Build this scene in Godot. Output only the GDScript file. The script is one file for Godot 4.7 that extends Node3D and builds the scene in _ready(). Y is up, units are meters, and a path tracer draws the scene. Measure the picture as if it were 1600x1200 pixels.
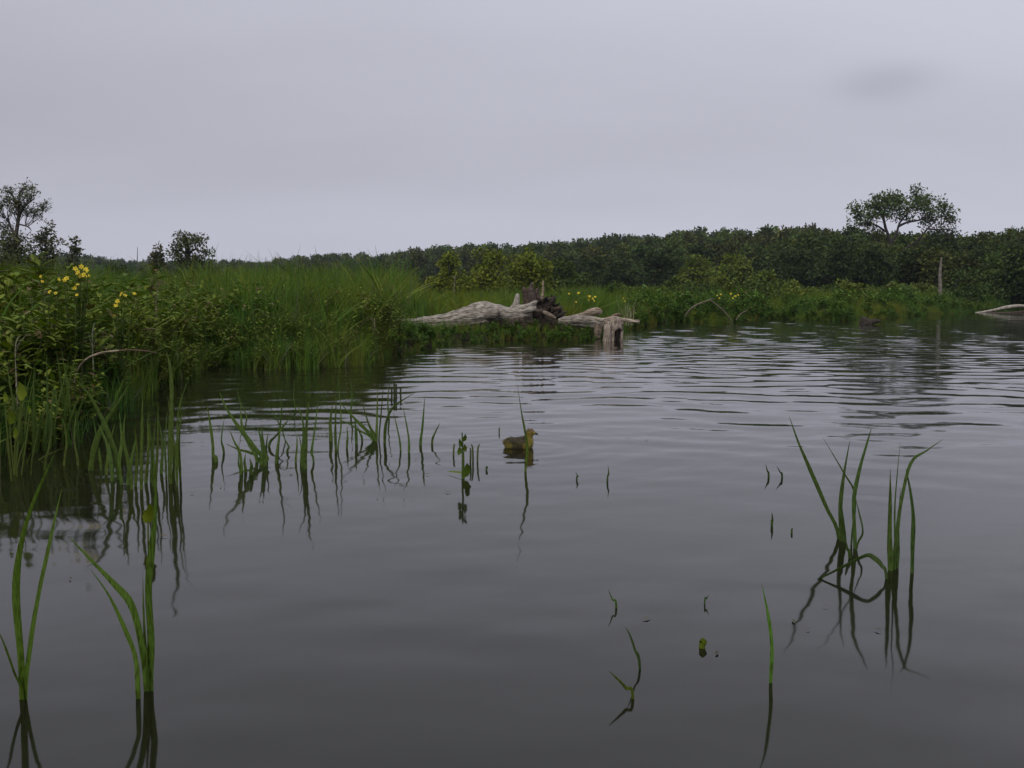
extends Node3D

# ---------------------------------------------------------------- camera model
const PW := 1600.0
const PH := 1200.0
const FOC := 1570.0
const HORIZON := 462.0
const EYE := 0.86
var pitch := atan((600.0 - HORIZON) / FOC)
var rng := RandomNumberGenerator.new()
var used := {}
var M := {}
var fn := FastNoiseLite.new()

func ray(px: float, py: float) -> Vector3:
	var d := Vector3((px - 800.0) / FOC, -(py - 600.0) / FOC, -1.0)
	return d.rotated(Vector3.RIGHT, -pitch)

func on_level(px: float, py: float, y := 0.0) -> Vector3:
	var d := ray(px, py)
	return Vector3(0, EYE, 0) + d * ((y - EYE) / d.y)

func at_depth(px: float, py: float, depth: float) -> Vector3:
	var d := ray(px, py)
	return Vector3(0, EYE, 0) + d * (depth / -d.z)

func mpp(depth: float) -> float:
	return depth / FOC

# ---------------------------------------------------------------- place tables
# where the waterline runs (photo pixels on the level of the water)
const SHORE := [[-700, 1150], [-300, 850], [-60, 730], [0, 708], [60, 694], [130, 668], [200, 634], [260, 600], [300, 582], [345, 568], [420, 577], [500, 573], [580, 567], [640, 548], [700, 537], [800, 531], [900, 533], [960, 526], [1010, 507], [1060, 503], [1130, 504], [1200, 498], [1320, 501], [1400, 496], [1480, 490], [1600, 485], [1800, 480], [2300, 474]]
# treetops against the sky, and how far the ridge of the wood is
const SKYLINE := [[-700, 390], [-300, 396], [0, 404], [130, 401], [200, 412], [330, 410], [400, 413], [470, 405], [540, 400], [600, 402], [640, 395], [700, 389], [740, 385], [790, 388], [860, 384], [930, 377], [1000, 373], [1100, 367], [1200, 365], [1270, 363], [1330, 368], [1400, 374], [1500, 376], [1550, 372], [1600, 364], [1800, 350], [2300, 330]]
const RIDGE := [[-700, 420], [0, 400], [400, 370], [740, 290], [1000, 220], [1200, 180], [1400, 135], [1600, 112], [2300, 90]]
var shore_t := []
var sky_t := []
var ridge_t := []

func prep_tables() -> void:
	for p in SHORE:
		var w := on_level(p[0], p[1])
		shore_t.append(Vector2(w.x / -w.z, -w.z))
	for p in SKYLINE:
		var r := ray(p[0], HORIZON)
		sky_t.append(Vector2(r.x / -r.z, (HORIZON - p[1]) / FOC))
	for p in RIDGE:
		var r := ray(p[0], HORIZON)
		ridge_t.append(Vector2(r.x / -r.z, p[1]))

func look(t: Array, u: float) -> float:
	if u <= t[0].x:
		return t[0].y
	for i in range(1, t.size()):
		if u <= t[i].x:
			var a: Vector2 = t[i - 1]
			var b: Vector2 = t[i]
			return lerpf(a.y, b.y, (u - a.x) / (b.x - a.x))
	return t[t.size() - 1].y

func inland(x: float, z: float) -> float:
	if z > -0.3:
		return -6.0
	var d := -z
	var wob := 0.02 * d * fn.get_noise_2d(x * 700.0 / d, 50.0) if d > 25.0 else 0.0
	return d - look(shore_t, x / d) + wob * 2.0

func ground_y(x: float, z: float) -> float:
	var s := inland(x, z)
	s += 0.25 * fn.get_noise_2d(x * 60.0, z * 60.0)
	if s < 0.0:
		return maxf(-0.75, -0.02 + s * 0.22)
	var h := -0.02 + 0.16 * smoothstep(0.0, 1.2, s) + 0.5 * smoothstep(4.0, 45.0, s) + 0.08 * fn.get_noise_2d(x * 25.0, z * 25.0) * smoothstep(0.0, 2.0, s)
	var d := -z
	var u := x / d
	var r := look(ridge_t, u)
	var top := look(sky_t, u) * r + EYE
	h += 0.36 * top * smoothstep(0.5, 1.0, d / r)
	return h

# ---------------------------------------------------------------- mesh collector
class MB:
	var v := PackedVector3Array()
	var n := PackedVector3Array()
	var c := PackedColorArray()
	var ix := PackedInt32Array()
	func leaf(b: Vector3, dir: Vector3, side: Vector3, ln: float, wd: float, col: Color) -> void:
		var k := v.size()
		var up := side.cross(dir).normalized()
		var mid := b + dir * ln * 0.45
		v.append(b); v.append(mid - side * wd * 0.5 + up * wd * 0.12); v.append(mid + side * wd * 0.5 + up * wd * 0.12); v.append(b + dir * ln - up * ln * 0.12)
		for i in 4:
			n.append(up); c.append(col)
		ix.append(k); ix.append(k + 1); ix.append(k + 3)
		ix.append(k); ix.append(k + 3); ix.append(k + 2)
	func blade(pts: Array, wds: Array, facing: Vector3, twist: float, crease: float, col: Color) -> void:
		var k := v.size()
		var m := pts.size()
		for i in m:
			var t: Vector3 = (pts[mini(i + 1, m - 1)] - pts[maxi(i - 1, 0)]).normalized()
			var f := facing.rotated(t, twist * float(i) / m)
			var s := t.cross(f).normalized()
			var nn := s.cross(t).normalized()
			var w: float = wds[i] * 0.5
			var p: Vector3 = pts[i]
			v.append(p - s * w); v.append(p - nn * w * crease); v.append(p + s * w)
			n.append((nn - s * crease).normalized()); n.append(nn); n.append((nn + s * crease).normalized())
			for j in 3:
				c.append(col)
			if i > 0:
				var a := k + (i - 1) * 3
				for j in 2:
					ix.append(a + j); ix.append(a + j + 3); ix.append(a + j + 1)
					ix.append(a + j + 1); ix.append(a + j + 3); ix.append(a + j + 4)
	func tube(pts: Array, rad: Array, sides: int, col: Color, noise: FastNoiseLite = null, rough := 0.0, freq := 1.0, stretch := 0.15, flat := 1.0) -> void:
		var k := v.size()
		var m := pts.size()
		var t0: Vector3 = (pts[1] - pts[0]).normalized()
		var s := t0.cross(Vector3(0.13, 0.2, 0.97)).normalized()
		var along := 0.0
		for i in m:
			var t: Vector3 = (pts[mini(i + 1, m - 1)] - pts[maxi(i - 1, 0)]).normalized()
			s = (s - t * s.dot(t)).normalized()
			var b := t.cross(s)
			if i > 0:
				along += pts[i].distance_to(pts[i - 1])
			for j in sides + 1:
				var a := TAU * (j % sides) / sides
				var q := s * cos(a) * flat + b * sin(a)
				var r: float = rad[i]
				if noise:
					r *= 1.0 + rough * noise.get_noise_3d(cos(a) * 40.0 * freq, sin(a) * 40.0 * freq, along * 100.0 * stretch * freq)
					if sides >= 14:
						r *= 1.0 - 0.22 * absf(noise.get_noise_3d(cos(a) * 190.0 + 70.0, sin(a) * 190.0, along * 70.0))
				v.append(pts[i] + q * r)
				n.append(q)
				c.append(col)
			if i > 0:
				for j in sides:
					var a := k + (i - 1) * (sides + 1) + j
					var bb := a + sides + 1
					ix.append(a); ix.append(bb); ix.append(a + 1)
					ix.append(a + 1); ix.append(bb); ix.append(bb + 1)
		for e in 2:
			var c0 := v.size()
			var i := 0 if e == 0 else m - 1
			v.append(pts[i]); n.append((pts[i] - pts[1 if e == 0 else m - 2]).normalized()); c.append(col)
			for j in sides:
				var a := k + i * (sides + 1) + j
				if e == 0:
					ix.append(c0); ix.append(a); ix.append(a + 1)
				else:
					ix.append(c0); ix.append(a + 1); ix.append(a)
	func renormal() -> void:
		# smooth normals from the faces, shared by corners that stand at the same place
		var acc := {}
		for i in range(0, ix.size(), 3):
			var f := (v[ix[i + 2]] - v[ix[i]]).cross(v[ix[i + 1]] - v[ix[i]])
			for j in 3:
				var key := Vector3i(v[ix[i + j]] * 20000.0)
				acc[key] = acc.get(key, Vector3.ZERO) + f
		for i in v.size():
			var q: Vector3 = acc.get(Vector3i(v[i] * 20000.0), Vector3.ZERO)
			if q.length_squared() > 0.0:
				n[i] = q.normalized()
	func face_out(center: Vector3) -> void:
		var k := 0.0
		for i in range(0, ix.size(), 3):
			var f := (v[ix[i + 2]] - v[ix[i]]).cross(v[ix[i + 1]] - v[ix[i]])
			k += f.dot(v[ix[i]] - center)
		if k < 0.0:
			for i in range(0, ix.size(), 3):
				var t := ix[i]
				ix[i] = ix[i + 1]
				ix[i + 1] = t
		renormal()
	func mesh(mat: Material, into: ArrayMesh = null) -> ArrayMesh:
		var am := into if into else ArrayMesh.new()
		var a := []
		a.resize(Mesh.ARRAY_MAX)
		a[Mesh.ARRAY_VERTEX] = v; a[Mesh.ARRAY_NORMAL] = n; a[Mesh.ARRAY_COLOR] = c; a[Mesh.ARRAY_INDEX] = ix
		am.add_surface_from_arrays(Mesh.PRIMITIVE_TRIANGLES, a)
		am.surface_set_material(am.get_surface_count() - 1, mat)
		return am

# ---------------------------------------------------------------- scene helpers
func numbered(called: String) -> String:
	var k: int = used.get(called, 0)
	used[called] = k + 1
	return called if k == 0 else "%s_%03d" % [called, k]

func tag(o: Node3D, label: String, category := "", group := "", kind := "") -> Node3D:
	o.set_meta("label", label)
	if category: o.set_meta("category", category)
	if group: o.set_meta("group", group)
	if kind: o.set_meta("kind", kind)
	return o

func thing(called: String, label: String, category: String, at: Vector3, group := "") -> Node3D:
	var o := Node3D.new()
	o.name = numbered(called)
	add_child(o)
	o.position = at
	tag(o, label, category, group)
	return o

func part(called: String, m: Mesh, parent: Node3D) -> MeshInstance3D:
	var o := MeshInstance3D.new()
	o.name = called if parent != self else numbered(called)
	o.mesh = m
	parent.add_child(o, true)
	return o

func copy(o: Node3D, at: Vector3, turn: float, sc: Vector3) -> Node3D:
	var r: Node3D = o.duplicate()
	r.name = numbered(String(o.name).rstrip("_0123456789"))
	add_child(r)
	r.position = at
	r.rotation.y = turn
	r.scale = sc
	return r

func scatter(called: String, m: Mesh, at: Array, tints: Array, parent: Node3D) -> void:
	var mm := MultiMesh.new()
	mm.transform_format = MultiMesh.TRANSFORM_3D
	mm.use_colors = true
	mm.mesh = m
	mm.instance_count = at.size()
	for i in at.size():
		mm.set_instance_transform(i, at[i])
		mm.set_instance_color(i, tints[i])
	var o := MultiMeshInstance3D.new()
	o.name = called
	o.multimesh = mm
	o.set_meta("kind", "stuff")
	parent.add_child(o, true)

func rv(k: float) -> Vector3:
	return Vector3(rng.randf_range(-k, k), rng.randf_range(-k, k), rng.randf_range(-k, k))

func rdir() -> Vector3:
	var a := rng.randf() * TAU
	var y := rng.randf_range(-1, 1)
	return Vector3(cos(a) * sqrt(1 - y * y), y, sin(a) * sqrt(1 - y * y))

func tone(c: Color, k: float) -> Color:
	var f := 1.0 + rng.randf_range(-k, k)
	var w := rng.randf_range(-k, k) * 0.35
	return Color(maxf(0.003, c.r * f * (1 + w)), maxf(0.003, c.g * f), maxf(0.002, c.b * f * (1 - w)))

func spline(p: Array, per := 6) -> Array:
	var o := []
	for i in p.size() - 1:
		var a: Vector3 = p[maxi(i - 1, 0)]
		var b: Vector3 = p[i]
		var c: Vector3 = p[i + 1]
		var d: Vector3 = p[mini(i + 2, p.size() - 1)]
		for j in per:
			o.append(b.cubic_interpolate(c, a, d, float(j) / per))
	o.append(p[p.size() - 1])
	return o

func spline1(p: Array, per := 6) -> Array:
	var o := []
	for i in p.size() - 1:
		for j in per:
			o.append(lerpf(p[i], p[i + 1], smoothstep(0.0, 1.0, float(j) / per)))
	o.append(p[p.size() - 1])
	return o

func stdmat(called: String, col := Color.WHITE, rough := 0.7, vc := true) -> StandardMaterial3D:
	var m := StandardMaterial3D.new()
	m.resource_name = called
	m.albedo_color = col
	m.roughness = rough
	m.vertex_color_use_as_albedo = vc
	m.cull_mode = BaseMaterial3D.CULL_DISABLED
	M[called] = m
	return m

func noise_tex(seed_: int, freq: float, colors: Array, stops: Array, w := 512, h := 512, normal := false) -> NoiseTexture2D:
	var t := NoiseTexture2D.new()
	t.width = w; t.height = h
	t.seamless = true
	var f := FastNoiseLite.new()
	f.seed = seed_; f.frequency = freq; f.fractal_octaves = 5
	t.noise = f
	var g := Gradient.new()
	g.colors = PackedColorArray(colors)
	g.offsets = PackedFloat32Array(stops)
	t.color_ramp = g
	return t

func make_materials() -> void:
	for nm in ["leaf", "grass_leaf", "reed_leaf"]:
		var m := stdmat(nm, Color.WHITE, 0.55)
		m.metallic_specular = 0.22
		m.backlight_enabled = true
		m.backlight = Color(0.55, 0.62, 0.3)
	M.leaf.roughness = 0.65
	M.reed_leaf.uv1_triplanar = true
	M.reed_leaf.uv1_scale = Vector3(26, 3.5, 26)
	M.reed_leaf.albedo_texture = noise_tex(14, 0.03, [Color(0.66, 0.62, 0.5), Color(0.9, 0.92, 0.86), Color(1, 1, 1)], [0.25, 0.45, 0.75], 256, 256)
	stdmat("petal", Color.WHITE, 0.7)
	M.petal.backlight_enabled = true
	M.petal.backlight = Color(0.6, 0.55, 0.2)
	var bark := stdmat("bark", Color.WHITE, 0.9)
	bark.uv1_triplanar = true
	bark.uv1_scale = Vector3(1.2, 1.2, 1.2)
	bark.albedo_texture = noise_tex(3, 0.02, [Color(0.5, 0.48, 0.45), Color(1, 1, 1)], [0.25, 0.75])
	bark.heightmap_enabled = true
	bark.heightmap_texture = bark.albedo_texture
	bark.heightmap_scale = 1.5
	var drift := stdmat("driftwood", Color.WHITE, 0.85)
	drift.uv1_triplanar = true
	drift.uv1_scale = Vector3(0.8, 4.5, 4.5)
	drift.albedo_texture = noise_tex(5, 0.014, [Color(0.5, 0.47, 0.44), Color(0.78, 0.76, 0.73), Color(0.95, 0.94, 0.92)], [0.22, 0.45, 0.75])
	drift.heightmap_enabled = true
	drift.heightmap_texture = drift.albedo_texture
	drift.heightmap_scale = 3.0
	var up := drift.duplicate()
	up.resource_name = "driftwood_upright"
	up.uv1_scale = Vector3(4.5, 0.8, 4.5)
	M["driftwood_upright"] = up
	var mud := stdmat("mud", Color.WHITE, 0.8)
	mud.metallic_specular = 0.08
	mud.uv1_triplanar = true
	mud.uv1_world_triplanar = true
	mud.uv1_scale = Vector3(0.6, 0.6, 0.6)
	mud.albedo_texture = noise_tex(8, 0.02, [Color(0.55, 0.5, 0.45), Color(1, 1, 1)], [0.3, 0.7])
	mud.heightmap_enabled = true
	mud.heightmap_texture = mud.albedo_texture
	mud.heightmap_scale = 3.0
	var water := stdmat("pond_water", Color(0.009, 0.009, 0.005).linear_to_srgb(), 0.06, false)
	water.metallic_specular = 0.37
	stdmat("down", Color.WHITE, 0.9)
	M.down.rim_enabled = true
	M.down.rim = 0.4
	stdmat("beak", Color(0.16, 0.14, 0.13), 0.45, false)
	stdmat("eye_black", Color(0.05, 0.045, 0.04), 0.1, false)

# ---------------------------------------------------------------- sky
func make_sky() -> ImageTexture:
	var w := 1024
	var h := 512
	var im := Image.create(w, h, false, Image.FORMAT_RGBF)
	var f := FastNoiseLite.new()
	f.seed = 21; f.frequency = 0.6; f.fractal_octaves = 4
	var g := FastNoiseLite.new()
	g.seed = 77; g.frequency = 1.0; g.fractal_octaves = 3
	var hole := ray(1384, 130).normalized()
	var hx := hole.cross(Vector3.UP).normalized()
	for y in h:
		var el := PI * (0.5 - (y + 0.5) / h)
		for x in w:
			var az := TAU * (x + 0.5) / w
			# the edge of the panorama looks along -z
			var d := Vector3(sin(az) * cos(el), sin(el), -cos(az) * cos(el))
			var e := maxf(el, 0.0)
			var q := d / (0.35 + absf(d.y))
			var cloud := f.get_noise_3d(q.x * 0.55, q.y * 0.3, q.z * 2.0)
			var fine := g.get_noise_3d(q.x * 1.6, q.y, q.z * 4.5)
			var b := 0.435 - 0.06 * smoothstep(0.03, 0.15, e) + 0.055 * smoothstep(0.14, 0.32, e) + 0.30 * smoothstep(0.3, 1.4, e)
			b += 0.085 * d.x + 0.012 + 0.03 * smoothstep(0.12, 0.27, e) * (0.5 + 0.5 * d.x)
			b *= 1.22 * (1.0 + 0.09 * cloud + 0.035 * fine)
			# a thin, slightly darker gap in the cloud sheet
			var dd := d - hole
			var hd := Vector2(dd.dot(hx) / 0.034, dd.y / 0.012).length() if d.dot(hole) > 0.0 else 9.0
			var gap := 0.2 * exp(-hd * hd * 0.7) * (1.0 + fine)
			b *= 1.0 - gap
			im.set_pixel(x, y, Color(b * 0.99, b * 1.0, b * (1.155 - 0.06 * smoothstep(0.3, 0.8, e) + 0.15 * gap)))
	return ImageTexture.create_from_image(im)

# ---------------------------------------------------------------- water and land
func axis(parts: Array) -> PackedFloat32Array:
	var o := PackedFloat32Array()
	for p in parts:
		var k := maxi(1, int(round(float(p[1] - p[0]) / p[2])))
		for i in k:
			o.append(p[0] + float(p[1] - p[0]) * i / k)
	o.append(parts[parts.size() - 1][1])
	return o

# trains of small waves: [heading in degrees off the view, length, steepness, seed]
const TRAINS := [[-28.0, 0.66, 0.027, 11], [-10.0, 0.48, 0.028, 23], [7.0, 0.72, 0.027, 37], [22.0, 0.53, 0.028, 41], [38.0, 0.42, 0.020, 53], [-44.0, 0.38, 0.018, 67], [13.0, 0.31, 0.018, 71], [-17.0, 0.26, 0.016, 83], [64.0, 0.45, 0.016, 91], [-68.0, 0.38, 0.015, 97]]
var fine_noise := FastNoiseLite.new()

func wave(x: float, z: float) -> float:
	var d := -z
	var far := smoothstep(3.8, 8.2, d - 0.1 * absf(x))
	var h := 0.0
	var warp := 0.5 * fn.get_noise_2d(x * 30.0, z * 22.0)
	for t in TRAINS:
		var a := deg_to_rad(t[0])
		var k: float = TAU / t[1]
		# crests bend round the middle of the pond
		var along: float = (x * sin(a) - z * cos(a)) + 0.010 * (x - 1.0) * (x - 1.0) * (1.0 - smoothstep(14.0, 30.0, d)) + warp * t[1]
		var gust := clampf(0.45 + 1.5 * fn.get_noise_2d(x * 42.0 + t[3] * 31.0, z * 38.0 - t[3] * 17.0), 0.0, 1.25)
		var near: float = 0.22 if t[1] > 0.46 else 0.6
		h += 0.78 * t[2] / k * sin(k * along + t[3]) * gust * (near + (1.0 - near) * far)
	h += 0.0014 * fn.get_noise_2d(x * 230.0, z * 330.0) * (0.8 + 0.4 * far)
	h += 0.00026 * fine_noise.get_noise_2d(x * 7.0, z * 9.0)
	# wash round the gosling
	var g := Vector2(x - gosling_at.x, z - gosling_at.z).length()
	h += 0.0012 * sin(g * TAU / 0.17) * exp(-g * 1.6)
	var bx := x - gosling_at.x + 0.02
	if bx < 0.0 and bx > -2.5:
		var v := (absf(z - gosling_at.z) + 0.33 * bx - 0.02) / 0.045
		h += 0.0022 * exp(-v * v) * exp(bx * 1.1)
	return h

var gosling_at := Vector3.ZERO

func make_water() -> void:
	var xs := axis([[-60, -11, 3.5], [-11, -4, 0.12], [-4, 4, 0.06], [4, 27, 0.12], [27, 120, 3.5]])
	var zs := axis([[-95, -62, 1.5], [-62, -36, 0.26], [-36, -20, 0.11], [-20, -7, 0.055], [-7, -1.2, 0.032], [-1.2, 30, 2.0]])
	var nx := xs.size()
	var nz := zs.size()
	var mb := MB.new()
	mb.v.resize(nx * nz); mb.n.resize(nx * nz); mb.c.resize(nx * nz)
	for j in nz:
		for i in nx:
			var x := xs[i]
			var z := zs[j]
			var inner := x > -11.5 and x < 27.5 and z > -63.0 and z < -1.0
			mb.v[j * nx + i] = Vector3(x, wave(x, z) if inner else 0.0, z)
			mb.c[j * nx + i] = Color.WHITE
	for j in nz:
		for i in nx:
			var a := mb.v[j * nx + maxi(i - 1, 0)]
			var b := mb.v[j * nx + mini(i + 1, nx - 1)]
			var c := mb.v[maxi(j - 1, 0) * nx + i]
			var d := mb.v[mini(j + 1, nz - 1) * nx + i]
			mb.n[j * nx + i] = (d - c).cross(b - a).normalized()
	for j in nz - 1:
		for i in nx - 1:
			var a := j * nx + i
			mb.ix.append(a); mb.ix.append(a + 1); mb.ix.append(a + nx)
			mb.ix.append(a + 1); mb.ix.append(a + nx + 1); mb.ix.append(a + nx)
	var o := part("water", mb.mesh(M.pond_water), self)
	tag(o, "rippled grey pond water reflecting the overcast sky", "", "", "structure")

func make_ground() -> void:
	var xs := axis([[-1500, -300, 150], [-300, -40, 10], [-40, -9, 1.0], [-9, 26, 0.3], [26, 60, 1.0], [60, 300, 10], [300, 1500, 150]])
	var zs := axis([[-2200, -450, 150], [-450, -65, 8], [-65, -36, 0.8], [-36, -3, 0.3], [-3, 40, 5]])
	var nx := xs.size()
	var nz := zs.size()
	var mb := MB.new()
	for j in nz:
		for i in nx:
			mb.v.append(Vector3(xs[i], ground_y(xs[i], zs[j]), zs[j]))
			var k := 0.5 + 0.5 * fn.get_noise_2d(xs[i] * 30.0, zs[j] * 30.0)
			mb.c.append(Color(0.028, 0.021, 0.013).lerp(Color(0.024, 0.028, 0.011), k))
	for j in nz:
		for i in nx:
			var a := mb.v[j * nx + maxi(i - 1, 0)]
			var b := mb.v[j * nx + mini(i + 1, nx - 1)]
			var c := mb.v[maxi(j - 1, 0) * nx + i]
			var d := mb.v[mini(j + 1, nz - 1) * nx + i]
			mb.n.append((d - c).cross(b - a).normalized())
	for j in nz - 1:
		for i in nx - 1:
			var a := j * nx + i
			mb.ix.append(a); mb.ix.append(a + 1); mb.ix.append(a + nx)
			mb.ix.append(a + 1); mb.ix.append(a + nx + 1); mb.ix.append(a + nx)
	var o := part("ground", mb.mesh(M.mud), self)
	tag(o, "dark muddy marsh ground under the plants", "", "", "structure")

# ---------------------------------------------------------------- trees
# lobes: [centre, radii]; each lobe is filled with leafy sprays that hang on limbs
func build_tree(o: Node3D, trunks: Array, lobes: Array, sprays: int, leaves: int, leaf_len: float, spray_r: float, col: Color, barkcol: Color, twig: float) -> void:
	var wood := MB.new()
	var fol := MB.new()
	var nodes := []
	for t in trunks:
		var p := spline(t[0], 4)
		wood.tube(p, spline1(t[1], 4), 7, barkcol, fn, 0.25, 0.5)
		for q in p:
			nodes.append(q)
	var total := 0.0
	for l in lobes:
		total += l[1].x * l[1].y
	for l in lobes:
		var k := maxi(2, int(round(sprays * l[1].x * l[1].y / total)))
		for i in k:
			var dirv := rdir()
			var c: Vector3 = l[0] + dirv * l[1] * pow(rng.randf(), 0.42)
			var best: Vector3 = nodes[0]
			var bd := 1e9
			for q in nodes:
				var dq: float = q.distance_to(c) + maxf(0.0, q.y - c.y + 0.3) * 1.5
				if dq < bd:
					bd = dq; best = q
			if bd > 0.05 and twig > 0.0:
				var mid := best.lerp(c, 0.5) + rv(bd * 0.12) + Vector3(0, bd * 0.07, 0)
				wood.tube([best, mid, c], [twig, twig * 0.7, twig * 0.3], 4, barkcol)
				if rng.randf() < 0.35:
					nodes.append(mid)
			var base := tone(col, 0.22)
			for j in leaves:
				var off := rdir() * spray_r * pow(rng.randf(), 0.6)
				off.y *= 0.72
				var dr := (off.normalized() + rv(0.7) + Vector3(0, -0.15, 0)).normalized()
				var sd := dr.cross(rdir()).normalized()
				var ln := leaf_len * rng.randf_range(0.6, 1.25)
				fol.leaf(c + off, dr, sd, ln, ln * rng.randf_range(0.5, 0.75), tone(base, 0.25))
	part("trunk", wood.mesh(M.bark), o)
	part("crown", fol.mesh(M.leaf), o)

# a bush or tree standing at photo column px, at a depth, its top at photo row top, its crown width in photo pixels
func bush_at(called: String, label: String, cat: String, group: String, px: float, depth: float, top: float, wide: float, col: Color, dens := 1.0, low := 0.12, sparse := false) -> Node3D:
	var g := at_depth(px, HORIZON, depth)
	g.y = ground_y(g.x, g.z) - 0.05
	var t := at_depth(px, top, depth).y - g.y
	var w := wide * mpp(depth)
	var o := thing(called, label, cat, g, group)
	var lobes := []
	var k := 7 if not sparse else 9
	for i in k:
		var a := TAU * i / k + rng.randf()
		var rr := rng.randf_range(0.15, 0.62)
		var yy := rng.randf_range(low + 0.15, 0.78)
		var c := Vector3(cos(a) * w * 0.5 * rr, t * yy, sin(a) * w * 0.4 * rr)
		lobes.append([c, Vector3(w * rng.randf_range(0.16, 0.28), t * rng.randf_range(0.12, 0.2), w * rng.randf_range(0.15, 0.25))])
	lobes.append([Vector3(rng.randf_range(-0.1, 0.1) * w, t * 0.84, 0), Vector3(w * 0.22, t * 0.15, w * 0.22)])
	if not sparse:
		lobes.append([Vector3(0, t * 0.38, 0), Vector3(w * 0.42, t * 0.32, w * 0.36)])
	var trunks := []
	for i in (3 if not sparse else 2):
		var e := Vector3(rng.randf_range(-0.22, 0.22) * w, t * rng.randf_range(0.6, 0.85), rng.randf_range(-0.2, 0.2) * w)
		trunks.append([[Vector3(e.x * 0.1, -0.15, e.z * 0.1), e * 0.45 + rv(0.04 * t), e], [t * 0.022, t * 0.014, t * 0.004]])
	var leaf_len := clampf(depth * 0.0032, 0.07, 0.5)
	var sr := clampf(w * 0.075, leaf_len * 1.2, leaf_len * 3.5)
	build_tree(o, trunks, lobes, int(150 * dens), 18, leaf_len, sr, col, Color(0.07, 0.06, 0.05), t * 0.004)
	return o

func make_big_tree() -> void:
	var D := 76.0
	var g := at_depth(1402, HORIZON, D)
	g.y = ground_y(g.x, g.z)
	var o := thing("spreading_tree", "tall open-crowned tree with forked limbs rising above the dark wood", "tree", g)
	var P := func(px: float, py: float, dz := 0.0) -> Vector3: return at_depth(px, py, D) - g + Vector3(0, 0, dz)
	var trunks := [
		[[Vector3(0, -0.2, 0), P.call(1396, 410), P.call(1391, 378), P.call(1384, 356), P.call(1374, 336, 0.4), P.call(1362, 318, 0.6)], [0.22, 0.17, 0.13, 0.085, 0.05, 0.02]],
		[[P.call(1391, 380), P.call(1400, 368), P.call(1405, 350), P.call(1416, 338, -0.3), P.call(1430, 322, -0.5)], [0.11, 0.09, 0.07, 0.05, 0.02]],
		[[P.call(1403, 354), P.call(1414, 348, 0.4), P.call(1430, 345, 0.8), P.call(1446, 338, 1.0)], [0.1, 0.08, 0.06, 0.03]],
		[[P.call(1384, 357), P.call(1386, 335, -0.7), P.call(1394, 312, -0.9)], [0.11, 0.08, 0.04]],
		[[P.call(1396, 400), P.call(1428, 378, 0.3), P.call(1446, 358, 0.4), P.call(1468, 338, 0.2)], [0.09, 0.07, 0.055, 0.02]],
		[[P.call(1446, 358, 0.4), P.call(1462, 360, 0.8), P.call(1484, 358, 1.0)], [0.08, 0.06, 0.03]],
		[[P.call(1384, 362), P.call(1366, 352, 0.3), P.call(1346, 350, 0.5)], [0.09, 0.06, 0.03]]]
	var s := mpp(D)
	var lobes := []
	for l in [[1352, 326, 18, 12], [1368, 316, 18, 13], [1390, 308, 20, 12], [1412, 310, 18, 13], [1436, 304, 17, 13], [1444, 320, 14, 14], [1425, 322, 18, 11], [1400, 322, 20, 8], [1376, 332, 14, 9], [1474, 326, 16, 13], [1482, 342, 12, 13], [1462, 344, 16, 12], [1490, 362, 9, 10], [1470, 362, 16, 8], [1345, 350, 14, 9], [1334, 324, 6, 4], [1336, 356, 9, 7], [1370, 368, 12, 6], [1356, 340, 10, 7], [1438, 292, 6, 5], [1478, 312, 8, 5], [1494, 374, 9, 6], [1466, 378, 18, 6], [1385, 322, 18, 10], [1410, 326, 18, 8], [1450, 332, 14, 10], [1360, 336, 14, 9], [1456, 314, 10, 10], [1344, 338, 10, 8], [1372, 352, 10, 6], [1480, 372, 14, 8], [1399, 334, 14, 8], [1424, 336, 13, 8], [1478, 386, 14, 8], [1454, 370, 11, 7], [1340, 366, 12, 6]]:
		lobes.append([P.call(l[0], l[1], rng.randf_range(-1.3, 1.3)), Vector3(l[2] * s, l[3] * s, l[2] * s * 0.85)])
	build_tree(o, trunks, lobes, 430, 14, 0.21, 0.40, Color(0.078, 0.112, 0.036), Color(0.06, 0.05, 0.045), 0.022)

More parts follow.
